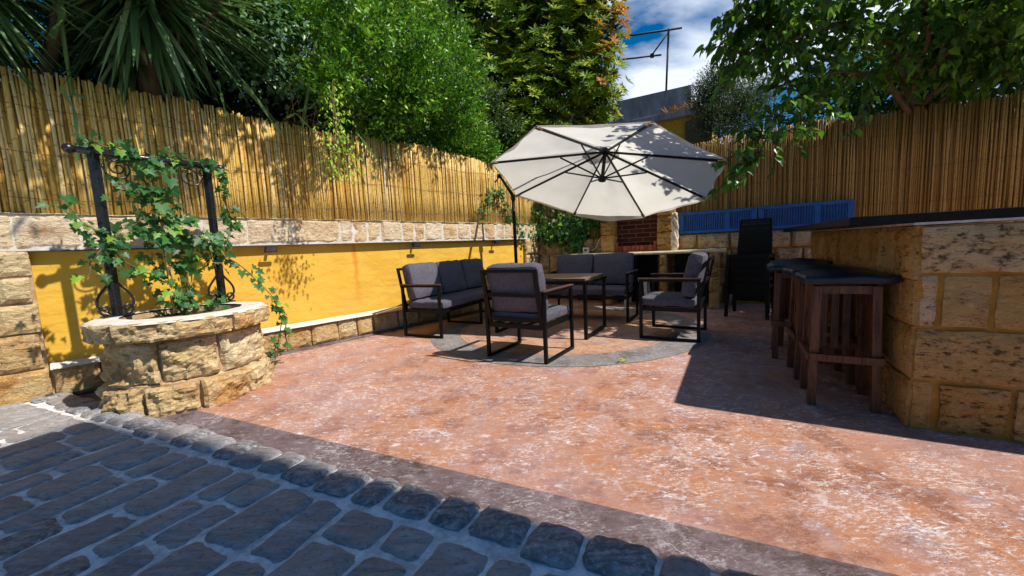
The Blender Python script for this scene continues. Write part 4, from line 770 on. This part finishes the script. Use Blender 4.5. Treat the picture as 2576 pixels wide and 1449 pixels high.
# large small-leaved shrub leaning over the left fence
o0 = Lc(3.6, 1.2, 0); bush = empty('flowering_shrub', o0, 0, 'big bright green small leaved shrub billowing over the sunlit reed fence', 'shrub')
E = [(*Lc(2.4, .95, 3.95), .75, .6, .75), (*Lc(3.1, 1.0, 4.3), .8, .65, .8), (*Lc(3.9, 1.1, 4.9), .9, .8, .9), (*Lc(4.6, 1.1, 4.6), .8, .8, .95), (*Lc(3.9, .9, 3.8), .75, .6, .75), (*Lc(4.6, .9, 3.6), .75, .6, .75), (*Lc(5.1, .8, 3.6), .55, .5, .6), (*Lc(5.25, .6, 3.05), .50, .42, .5),
     (*Lc(4.35, .75, 3.0), .6, .45, .45), (*Lc(3.4, .55, 3.0), .55, .42, .45), (*Lc(2.95, .5, 3.05), .42, .4, .40), (*Lc(3.75, .7, 3.25), .5, .5, .45), (*Lc(4.8, .7, 2.85), .5, .40, .35), (*Lc(3.2, 1.0, 5.2), .9, .8, .9), (*Lc(4.2, 1.3, 5.8), 1.0, .9, .9), (*Lc(1.9, 1.1, 4.6), .7, .6, .7), (*Lc(2.55, -.5, 3.5), .48, .38, .40), (*Lc(3.2, -.35, 3.9), .6, .5, .5), (*Lc(2.25, -.55, 2.98), .26, .22, .24), (*Lc(3.35, -.15, 3.15), .42, .35, .35), (*Lc(4.2, -.15, 3.7), .6, .5, .6), (*Lc(3.1, .15, 2.85), .42, .32, .26), (*Lc(5.35, .30, 2.72), .34, .30, .25), (*Lc(3.6, .1, 3.3), .35, .3, .3), (*Lc(2.6, .2, 3.2), .3, .25, .25), (*Lc(4.6, .1, 3.1), .4, .3, .3)]
C_, O_ = blob_points(E, 720, .50, True); P_, D_, N_, L_, W_ = sprays(C_, O_, 8, .036, .062, .029); N_ = rdir(len(P_))*.9+np.array([.25, -.3, .35]); L_ = L_*1.15; W_ = W_*1.1; tt = np.repeat(RNG.random(len(C_)), 8)*.6+RNG.random(len(P_))*.4
leaf_mesh('crown', 'leaf_bush', local(P_, o0), D_, N_, L_, W_, tt**1.3, 'dia', bush)
mb = MB()
for s_, k_, z_ in [(3.0, 1.1, 3.4), (3.9, 1.1, 4.2), (4.7, 1.0, 3.6), (4.2, .8, 2.9), (2.4, 1.0, 3.9), (2.9, .5, 2.7), (2.3, .6, 2.75)]:
    p1 = Vector(Lc(s_, k_, z_))-Vector(o0); mb.tube([(0, 0, 0), p1*.4+Vector((.05, 0, .2)), p1*.75, p1], [.07, .045, .025, .008], 7)
mb.build('trunk', 'bark', bush, smooth=True)
# flowers: a few red hibiscus
mb = MB()
for s_, k_, z_ in [(4.0, .25, 3.55), (3.4, .05, 3.02)]:
    c = Vector(Lc(s_, k_, z_))-Vector(o0)
    for j in range(5): a_ = j*1.257; d_ = Vector((math.cos(a_)*.03, -.02, math.sin(a_)*.03)); mb.add([c, c+d_+Vector((.012, 0, .01)), c+d_*1.3, c+d_+Vector((-.012, 0, -.01))], [(0, 1, 2, 3)])
M['petal'] = simple('red_petal', (0.65, 0.07, 0.03), .6, .3); mb.build('flower', 'petal', bush)
# hanging spray in front of the fence
o1 = Lc(2.16, -.75, 2.75); sp = empty('hanging_spray', o1, 0, 'yellow green leafy spray hanging down in front of the reed fence', 'plant')
n = 420; zz = RNG.random(n)**.8; P_ = np.array([Lc(2.14+RNG.normal()*.09*(.5+q), -.80+RNG.normal()*.07, 2.80-.95*q) for q in zz]); L_ = RNG.uniform(.028, .05, n)
leaf_mesh('leaves', 'leaf_bush', local(P_, o1), rdir(n)*.6+np.array([0, 0, -.8]), rdir(n)*.6+np.array([.6, -.5, .5]), L_, L_*.5, .55+.45*RNG.random(n), 'dia', sp)
mb = MB()
for k in range(6): b_ = Vector(Lc(2.14+random.gauss(0, .08), -.8, 1.9))-Vector(o1); mb.tube([(0, .0, .1), b_*.4+Vector((0, 0, .02)), b_], .0025, 5)
mb.build('stem', 'vine', sp)
# dark mass behind: broad leaved trees in shade
def tree(name, o, ells, dens, per, spread, L, W, shape, mat, label, trunk, tf=lambda r: r, shell=.5, up=.2, cat='tree', fold=.15):
    r = empty(name, o, 0, label, cat); C_, O_ = blob_points(ells, dens, shell); P_, D_, N_, L_, W_ = sprays(C_, O_, per, spread, L, W, up); h = P_[:, 2]
    leaf_mesh('crown', mat, local(P_, o), D_, N_, L_, W_, tf(RNG.random(len(P_))), shape, r, fold)
    mb = MB()
    for e in trunk:
        p1 = Vector(e)-Vector(o); mb.tube([(0, 0, 0), Vector((p1.x*.1, p1.y*.1, p1.z*.35)), p1*.7, p1], [.11, .085, .045, .012], 8)
    mb.build('trunk', 'bark', r, smooth=True); return r
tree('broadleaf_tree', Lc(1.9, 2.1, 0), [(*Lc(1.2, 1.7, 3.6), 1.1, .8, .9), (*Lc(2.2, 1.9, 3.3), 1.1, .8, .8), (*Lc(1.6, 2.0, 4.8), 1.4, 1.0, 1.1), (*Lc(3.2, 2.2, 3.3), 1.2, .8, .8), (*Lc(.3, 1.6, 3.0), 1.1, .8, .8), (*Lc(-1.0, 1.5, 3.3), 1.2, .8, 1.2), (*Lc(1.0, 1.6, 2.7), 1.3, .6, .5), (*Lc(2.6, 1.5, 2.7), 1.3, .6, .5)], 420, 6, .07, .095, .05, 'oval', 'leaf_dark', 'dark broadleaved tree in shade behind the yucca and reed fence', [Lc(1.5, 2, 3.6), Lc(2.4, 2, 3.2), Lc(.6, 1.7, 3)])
# round leaved climber in front of it
o2 = Lc(1.95, .9, 2.4); cl = empty('round_leaved_climber', o2, 0, 'climber with round blue green leaves hanging between yucca and shrub', 'plant')
C_, O_ = blob_points([(*Lc(1.75, .5, 3.75), .50, .35, .42), (*Lc(2.0, .45, 3.25), .36, .25, .30), (*Lc(1.45, .4, 3.95), .35, .3, .3), (*Lc(2.1, .5, 3.9), .36, .3, .3), (*Lc(1.6, .4, 3.2), .25, .2, .2)], 520, .5, True); P_, D_, N_, L_, W_ = sprays(C_, O_, 4, .05, .075, .058, 0, .5)
leaf_mesh('leaves', 'leaf_round', local(P_, o2), D_, N_, L_, W_, RNG.random(len(P_)), 'oval', cl)
mb = MB(); mb.tube([(0, .1, -2.3), (0, .1, 0), (.05, 0, .7), (.0, 0, 1.2)], [.02, .015, .01, .005], 6); mb.build('stem', 'vine', cl)
# red-tipped tree, whorled leaves
o3 = (0.75, 10.3, 0); lt = empty('red_tipped_tree', o3, 0, 'tall tree with whorled yellow green leaves and red new tips behind the umbrella', 'tree')
E = [(.05, 9.8, 6.9, 1.5, 1.2, 1.3), (1.55, 9.7, 7.3, 1.2, 1.1, 1.4), (2.2, 9.6, 6.2, .75, .8, 1.0), (1.0, 9.6, 5.8, 1.3, 1.1, 1.2), (-.6, 9.6, 5.2, 1.0, 1.0, 1.1), (1.9, 9.5, 4.9, .95, .9, .75), (.6, 9.5, 4.6, 1.2, 1.0, .9), (2.2, 9.4, 4.3, .55, .7, .45), (-1.0, 9.7, 6.6, .6, .8, .9), (-.4, 9.5, 3.9, 1.2, .8, .9), (.8, 9.5, 3.6, 1.2, .8, .7)]
C_, O_ = blob_points(E, 105, .45, True); n = len(C_); per = 9; ax = O_*.7+np.array([0, -.1, .75]); ax /= np.linalg.norm(ax, axis=1, keepdims=True); ref = np.cross(ax, np.array([.3, .9, .1])); ref /= np.linalg.norm(ref, axis=1, keepdims=True); r2 = np.cross(ax, ref)
A_ = np.repeat(ax, per, 0); th = np.tile(np.arange(per)*2*np.pi/per, n)+np.repeat(RNG.random(n)*6, per); rad_ = np.cos(th)[:, None]*np.repeat(ref, per, 0)+np.sin(th)[:, None]*np.repeat(r2, per, 0)
D_ = rad_+A_*.35+rdir(n*per)*.15; N_ = A_-rad_*.35; P_ = np.repeat(C_, per, 0)+rad_*.015; L_ = RNG.uniform(.13, .21, n*per)
red = ((C_[:, 0]+.35*(C_[:, 2]-5.5)+RNG.normal(size=n)*.45 > 2.35) & (RNG.random(n) < .65)) | ((C_[:, 2] > 6.8) & (RNG.random(n) < .22)); tb_ = np.where(red, .76+.24*RNG.random(n), RNG.random(n)*.68)
leaf_mesh('crown', 'leaf_laurel', local(P_, o3), D_, N_, L_, L_*.30, np.repeat(tb_, per)+RNG.normal(size=n*per)*.05, 'oval', lt, .12)
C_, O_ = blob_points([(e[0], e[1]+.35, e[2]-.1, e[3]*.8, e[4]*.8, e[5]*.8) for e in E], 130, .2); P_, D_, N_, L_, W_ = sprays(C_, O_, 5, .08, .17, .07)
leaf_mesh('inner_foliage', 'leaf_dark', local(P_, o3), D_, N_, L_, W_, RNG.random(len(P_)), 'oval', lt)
mb = MB()
for e in E: p1 = Vector(e[:3])-Vector(o3); mb.tube([(0, 0, 0), (p1.x*.15, p1.y*.1, p1.z*.45), p1*.8, p1], [.13, .09, .05, .015], 8)
mb.build('trunk', 'bark', lt, smooth=True)
# evergreen behind corner, closes the gap below
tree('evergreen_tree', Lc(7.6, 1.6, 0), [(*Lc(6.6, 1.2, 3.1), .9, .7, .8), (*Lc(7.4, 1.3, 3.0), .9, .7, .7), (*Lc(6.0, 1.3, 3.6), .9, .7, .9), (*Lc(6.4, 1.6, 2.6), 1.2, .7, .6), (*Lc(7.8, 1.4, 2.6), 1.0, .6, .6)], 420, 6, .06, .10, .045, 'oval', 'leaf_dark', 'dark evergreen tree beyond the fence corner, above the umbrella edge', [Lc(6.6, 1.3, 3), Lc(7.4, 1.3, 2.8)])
# olive tree behind the back fence
tree('olive_tree', (4.2, 8.3, 0), [(4.2, 7.7, 3.6, .55, .45, .5), (3.95, 7.6, 3.2, .42, .4, .4), (4.5, 7.6, 3.3, .5, .4, .45), (4.1, 7.7, 4.0, .4, .35, .32), (3.8, 7.7, 3.75, .3, .3, .3), (4.8, 7.7, 3.7, .5, .4, .4)], 1300, 7, .05, .060, .016, 'dia', 'leaf_olive', 'small silvery olive tree between the grey building and the mulberry', [(4.2, 7.8, 3.4), (4.5, 7.8, 3.2)], shell=.1)
# mulberry overhanging the right side
o4 = (5.75, 5.75, 0); mu = empty('mulberry_tree', o4, 0, 'mulberry tree with large glossy leaves arching over the brown reed fence', 'tree')
limbs = [[(5.75, 5.75, 0), (5.6, 5.6, 1.6), (5.4, 5.35, 2.7), (4.8, 5.0, 3.3), (4.1, 4.7, 3.45), (3.3, 4.5, 3.2), (2.6, 4.3, 2.95)], [(5.5, 5.4, 2.5), (4.6, 4.9, 2.95), (3.7, 4.7, 2.85), (3.1, 4.5, 2.4), (2.75, 4.4, 1.9)], [(5.4, 5.35, 2.7), (4.8, 4.6, 3.4), (4.2, 4.0, 3.75), (3.4, 3.7, 3.7), (2.5, 3.9, 3.6)],
    [(5.4, 5.35, 2.7), (5.3, 4.6, 3.5), (5.0, 3.9, 3.7), (4.6, 3.4, 3.55)], [(5.5, 5.4, 2.6), (5.8, 4.6, 3.3), (5.8, 3.9, 3.5), (5.4, 3.4, 3.2)], [(5.4, 5.4, 2.6), (6.2, 5.0, 3.2), (6.6, 4.4, 3.4)], [(5.4, 5.3, 2.8), (5.0, 4.9, 4.0), (4.4, 4.5, 4.5), (3.8, 4.4, 4.6)], [(5.4, 5.3, 2.8), (5.6, 4.8, 4.2), (5.4, 4.4, 4.8)],
    [(3.3, 4.5, 3.2), (2.95, 4.4, 3.3), (2.5, 4.35, 3.35)]]
mb = MB(); twigs = []
for li, lm in enumerate(limbs):
    r0 = .09 if li == 0 else .035; path = lerp_path(lm, 14); path = [p+Vector((nz(i*.5, li, 0), nz(i*.5, li, 5), nz(i*.5, li, 9)))*.06 for i, p in enumerate(path)]
    mb.tube([p-Vector(o4) for p in path], [r0*(1-i/14)+.005 for i in range(14)], 7)
    for i in range(4 if li else 7, 14):
        for q in range(4 if i < 12 else 5):
            d = Vector((random.gauss(-.25, .6), random.gauss(-.15, .6), random.gauss(.0, .45))).normalized()*random.uniform(.28, .62); p = path[i]; tw = [p, p+d*.5+Vector((0, 0, .02)), p+d+Vector((0, 0, -.10))]; twigs.append(tw)
for tw in [[(2.75, 4.4, 1.95), (2.62, 4.35, 1.75), (2.5, 4.3, 1.62)], [(3.1, 4.5, 2.4), (2.95, 4.35, 2.0), (2.9, 4.3, 1.7)], [(3.3, 4.5, 2.5), (3.2, 4.3, 2.1), (3.1, 4.2, 1.9)], [(4.2, 4.6, 2.6), (3.9, 4.3, 2.2), (3.6, 4.2, 2.05)], [(2.6, 4.3, 2.95), (2.3, 4.2, 3.0), (2.05, 4.1, 2.95)], [(2.6, 4.3, 2.95), (2.35, 4.25, 2.7), (2.2, 4.2, 2.5)], [(2.5, 3.9, 3.6), (2.2, 3.85, 3.55), (2.0, 3.8, 3.4)]]: twigs.append([Vector(q) for q in tw])
Pl, Dl, Nl, Ll, Tl = [], [], [], [], []
for tw in twigs:
    mb.tube([p-Vector(o4) for p in tw], [.007, .005, .003], 5); pa = lerp_path(tw, 9)
    for i in range(1, 9):
        for q in range(2 if random.random() < .6 else 1):
            ax_ = (pa[i]-pa[i-1]).normalized(); sd_ = Vector((random.gauss(0, 1), random.gauss(0, 1), random.gauss(0, .5))).normalized()
            Pl.append(pa[i]+sd_*.02-Vector(o4)); Dl.append(ax_*.5+sd_*.8+Vector((0, 0, -.45))); Nl.append(Vector((random.gauss(0, .4), random.gauss(-.1, .4), .9))+sd_*.3); Ll.append(random.uniform(.065, .125)); Tl.append(random.random())
C_, O_ = blob_points([(5.4, 4.7, 3.35, .9, .6, .55), (6.2, 4.7, 3.1, .8, .6, .5), (4.6, 4.8, 3.45, .8, .5, .35), (4.0, 4.7, 3.25, .5, .4, .25), (5.7, 4.3, 4.0, 1.0, .7, .6), (6.9, 4.6, 3.5, .8, .7, .8), (3.0, 4.65, 3.15, .45, .35, .25, 1.2), (3.45, 4.65, 3.0, .45, .35, .3, 1.5), (3.7, 4.6, 3.45, .4, .35, .3, 1.3), (3.5, 4.6, 3.6, .6, .45, .3), (3.9, 4.3, 4.0, .8, .5, .4), (5.3, 5.1, 3.05, .5, .3, .35, 1.6), (5.7, 5.0, 3.1, .5, .3, .35, 1.6), (2.9, 4.2, 3.5, .4, .3, .3)], 46, .2)
for c_, d_ in zip(C_, O_):
    for q in range(6): Pl.append(Vector(c_)+Vector((random.gauss(0, .07), random.gauss(0, .07), random.gauss(0, .07)))-Vector(o4)); Dl.append(Vector(d_)*.4+Vector((random.gauss(0, .6), random.gauss(0, .6), -.4))); Nl.append(Vector((random.gauss(0, .4), random.gauss(-.1, .4), .9))); Ll.append(random.uniform(.07, .13)); Tl.append(random.random())
mb.build('branches', 'bark', mu, smooth=True); Ll = np.array(Ll); leaf_mesh('crown', 'leaf_mulberry', A(Pl), A(Dl), A(Nl), Ll, Ll*.72, np.array(Tl)**1.6, 'heart', mu, .22)
# hedge behind the far right fence
tree('laurel_tree', (7.6, 6.5, 0), [(6.9, 5.9, 3.2, 1.0, .7, .8), (7.6, 5.3, 3.6, 1.1, .8, 1.0), (6.3, 6.4, 3.3, .9, .6, .8), (8.3, 5.0, 3.4, 1.2, .8, 1.0), (5.6, 6.9, 3.1, .7, .5, .6), (7.2, 5.2, 4.4, 1.0, .8, .8)], 300, 6, .07, .12, .055, 'oval', 'leaf_mulberry', 'dense dark leafy tree behind the far right end of the reed fence', [(7, 6, 3), (7.8, 5.6, 3.2)], lambda r: r*.6)
# yucca
def yucca(o, heads, label):
    r = empty('yucca', o, 0, label, 'yucca'); Pl, Dl, Nl, Ll, Tl = [], [], [], [], []; mb = MB()
    for hc, n, ln, bias in heads:
        h = Vector(hc); q = h-Vector(o); mb.tube([(0, 0, 0), (q.x*.2, q.y*.2, q.z*.5), q*.85, q], [.11, .09, .075, .06], 9)
        for i in range(n):
            th = random.random()*6.283; el_ = random.uniform(-1.35, .9); d = Vector((math.cos(th)*math.cos(el_), math.sin(th)*math.cos(el_), math.sin(el_)))+Vector(bias)*random.random(); d.normalize()
            Pl.append(h+d*.05-Vector(o)+Vector((0, 0, random.uniform(-.12, .1)))); Dl.append(d); Nl.append(Vector((d.x*.2, d.y*.2-.1, 1))); Ll.append(ln*random.uniform(.7, 1.1)); Tl.append(random.random())
    L_ = np.array(Ll); leaf_mesh('blades', 'leaf_yucca', A(Pl), A(Dl), A(Nl), L_, RNG.uniform(.04, .068, len(L_)), np.array(Tl), 'blade', r, .3); mb.build('trunk', 'bark', r, smooth=True); return r
yucca(Lc(.9, .55, 0), [(Lc(.85, .12, 3.60), 230, .98, (.2, -.25, -1.1)), (Lc(.80, .42, 3.2), 90, .8, (.1, -.2, -.9)), (Lc(1.15, .30, 3.75), 110, .95, (.2, -.2, -1.0)), (Lc(.5, .5, 4.4), 90, .9, (.1, -.1, -.3)), (Lc(1.3, .7, 4.6), 80, .85, (.1, -.1, -.3))], 'yucca with long drooping sword leaves over the reed fence above the well')
yucca(Lc(-.9, .6, 0), [(Lc(-.25, .0, 3.42), 170, .92, (.5, .1, -.7)), (Lc(-.2, .35, 3.1), 80, .75, (.2, -.1, -.9)), (Lc(-1.1, .3, 4.2), 80, .9, (.2, -.2, -.3))], 'yucca at the far left edge, its drooping leaves over the reeds')
# overhanging boughs above the yucca: cast the shade on the upper fence
tree('pepper_tree', Lc(-.5, 2.6, 0), [(*Lc(.3, -1.05, 3.95), .75, .5, .30), (*Lc(1.2, -1.0, 3.95), .65, .5, .26), (*Lc(-.8, -1.0, 3.8), .8, .5, .35), (*Lc(2.1, -.9, 4.05), .45, .35, .2), (*Lc(.6, -.3, 4.4), .9, .6, .4), (*Lc(-.9, .3, 4.9), .9, .8, .5), (*Lc(.2, .9, 5.4), 1.0, .8, .5)], 330, 6, .06, .10, .042, 'oval', 'leaf_dark', 'tall dark tree whose boughs hang over the top left corner', [Lc(.6, -.8, 4.1), Lc(-.6, -.6, 4.1), Lc(1.8, -.6, 4.3)])
# climbing cactus stems
o5 = Lc(2.2, .4, 0); ca = empty('climbing_cactus', o5, 0, 'climbing cactus with jointed pale green stems poking over the sunlit reed fence', 'cactus')
for i, st_ in enumerate([[(2.46, -.0, 3.95), (2.50, -.03, 3.6), (2.54, -.05, 3.3)], [(1.56, 0, 2.92), (1.66, -.06, 2.75), (1.76, -.1, 2.52), (1.86, -.1, 2.40)], [(1.35, .0, 2.85), (1.35, -.08, 2.65), (1.36, -.1, 2.48)], [(2.05, -.05, 2.70), (2.2, -.05, 2.77), (2.36, 0, 2.94)], [(2.75, 0, 2.62), (2.77, -.1, 2.52), (2.95, -.12, 2.28)], [(3.12, .0, 2.70), (3.16, -.1, 2.55)], [(3.16, -.1, 2.57), (3.3, -.05, 2.68), (3.46, 0, 2.82)], [(3.2, 0, 2.62), (3.26, -.12, 2.53), (3.28, -.14, 2.28)], [(.34, -.05, 3.3), (.36, -.08, 3.05), (.28, -.1, 2.85)], [(.28, -.05, 2.5), (.34, -.10, 2.3), (.33, -.1, 2.1), (.31, -.09, 1.93)], [(1.95, .0, 2.62), (2.02, -.1, 2.66), (2.15, -.12, 2.52), (2.2, -.12, 2.4)]]):
    mb = MB(); pa = lerp_path([Vector(Lc(*q))-Vector(o5) for q in st_], 12); mb.tube(pa, [(.011 if i != 8 else .022)+.005*math.sin(j*1.4) for j in range(12)], 3); mb.build('stem', 'cactus', ca)
mb = MB(); mb.tube([(0, 0, 0), (.0, .0, 2.4), Vector(Lc(1.6, .1, 2.9))-Vector(o5)], .02, 6); mb.tube([(0, 0, 2.4), Vector(Lc(3.1, .1, 2.7))-Vector(o5)], .02, 6); mb.tube([(0, 0, 2.4), Vector(Lc(2.46, .0, 3.95))-Vector(o5)], .02, 6);  mb.tube([(0, 0, 2.2), Vector(Lc(.34, .1, 2.5))-Vector(o5), Vector(Lc(.34, -.05, 3.3))-Vector(o5)], .02, 6); mb.build('root_stem', 'cactus', ca)
# bare twigs above the fence
mb = MB()
for k in range(26): p = Vector(Lc(random.uniform(2.0, 2.9), random.uniform(0, .4), 2.6)); d = Vector((random.gauss(.1, .3), random.gauss(-.1, .2), random.uniform(.0, .35))); mb.tube([p, p+d*.6+Vector((0, 0, .03)), p+d], .003, 4)
tag(mb.build('dry_twigs', 'vine'), 'tangle of bare dry twigs above the reeds below the big shrub', 'twigs')
# ================================================================== NEIGHBOURING BUILDING AND POLE FRAME
KB = 5.0
nb = empty('neighbour_building', KP(0, 6.5, 0), KA, 'grey streaked concrete building with flat parapet rising behind the umbrella', 'building')
mb = MB(); mb.box(-8, -.95, 0, .25, 4.80, 5.50); mb.box(-1.2, -.95, .251, 4, 4.80, 5.49); mb.box(-8, -1.201, .251, 4, 4.80, 5.0); mb.build('parapet', 'concrete', nb)
mb = MB(); mb.box(-8, -.2, -.18, .24, 4.62, 4.798); mb.build('cornice', 'concrete', nb, bevel=.01)
mb = MB(); mb.box(-8, -.4, .05, 4, 0, 4.618); mb.build('wall', 'yellow_render', nb)
for x in (-4.6, -3.2): mb = MB(); mb.box(x, x+.8, .0, .045, 2.4, 4.1); mb.build('window', 'glass', nb)
mb = MB(); mb.box(-1.1, -.41, -.05, .045, 3.3, 4.5); mb.build('timber_panel', 'bark', nb)
n = 300; C_ = np.array([KP(random.uniform(-1.7, -.75), 6.40+random.uniform(-.07, .07), 4.80) for _ in range(n)]); L_ = RNG.uniform(.12, .34, n)
o6 = tuple(KP(-1.2, 6.4, 4.80)); dg = empty('dry_grass_tuft', o6, 0, 'tuft of dry brown grass growing on the cornice of the grey building', 'grass')
leaf_mesh('blades', 'drygrass', local(C_, o6), rdir(n)*.8+np.array([0, 0, .7]), rdir(n), L_, L_*.06, RNG.random(n), 'dia', dg)
pf_ = empty('rooftop_pole_frame', KP(0, 6.6, 5.1), KA, 'dark steel pole frame standing on the flat roof against the sky', 'pole frame')
def kb(x, z): return Vector((x, 0, z-5.1))
mb = MB(); mb.tube([kb(-1.66, 5.1), kb(-1.56, 7.26)], .03, 8); mb.build('upright', 'steel', pf_, smooth=True)
mb = MB(); mb.tube([kb(-4.6, 7.68), kb(-1.2, 7.17)], .032, 8); mb.build('top_rail', 'steel', pf_, smooth=True)
mb = MB(); mb.tube([kb(-4.6, 7.02), kb(-1.77, 6.58)], .028, 8); mb.lathe([(0, -.06), (.06, -.05), (.06, .05), (0, .06)], kb(-2.03, 6.63), 10); mb.build('lower_rail', 'steel', pf_, smooth=True)
mb = MB(); mb.tube([kb(-1.57, 7.15), kb(-2.03, 6.66)], .022, 8); mb.build('brace', 'steel', pf_, smooth=True)
# ================================================================== UNSEEN BLOCK BEHIND THE CAMERA (added and sized to shade the cobbles)
hs_ = empty('blocker', (3.585, -.07, 0), R(-24), 'cream rendered house behind the viewer, unseen and shaped to shade the cobbles', 'blocker')
mb = MB(); mb.box(0, 3, -1.6, 0, -.05, 8.8); mb.build('wall', 'blocker', hs_); mb = MB(); mb.box(0, 3.1, -1.8, .0, 8.801, 8.95); mb.build('roof', 'concrete', hs_)  # slim tower with a lid, kept narrow so it only throws the cobble shadow
# fallen leaf on the ring
lf = Vector((0.93, 3.30, 0.012)); o = leaf_mesh('fallen_leaf', 'leaf_laurel', np.array([(0, 0, 0), (.01, .01, .01), (0, .0, .015)]), np.array([(1, .2, .25), (-.3, 1, .4), (-.8, -.3, .5)]), np.array([(0, 0, 1.), (0, .5, 1), (.3, 0, 1)]), np.array([.05, .045, .04]), np.array([.03, .025, .025]), np.array([.7, .72, .6]), 'oval', None, .3); o.location = lf
tag(o, 'small curled yellow green leaf fallen on the grey paving ring', 'leaf')
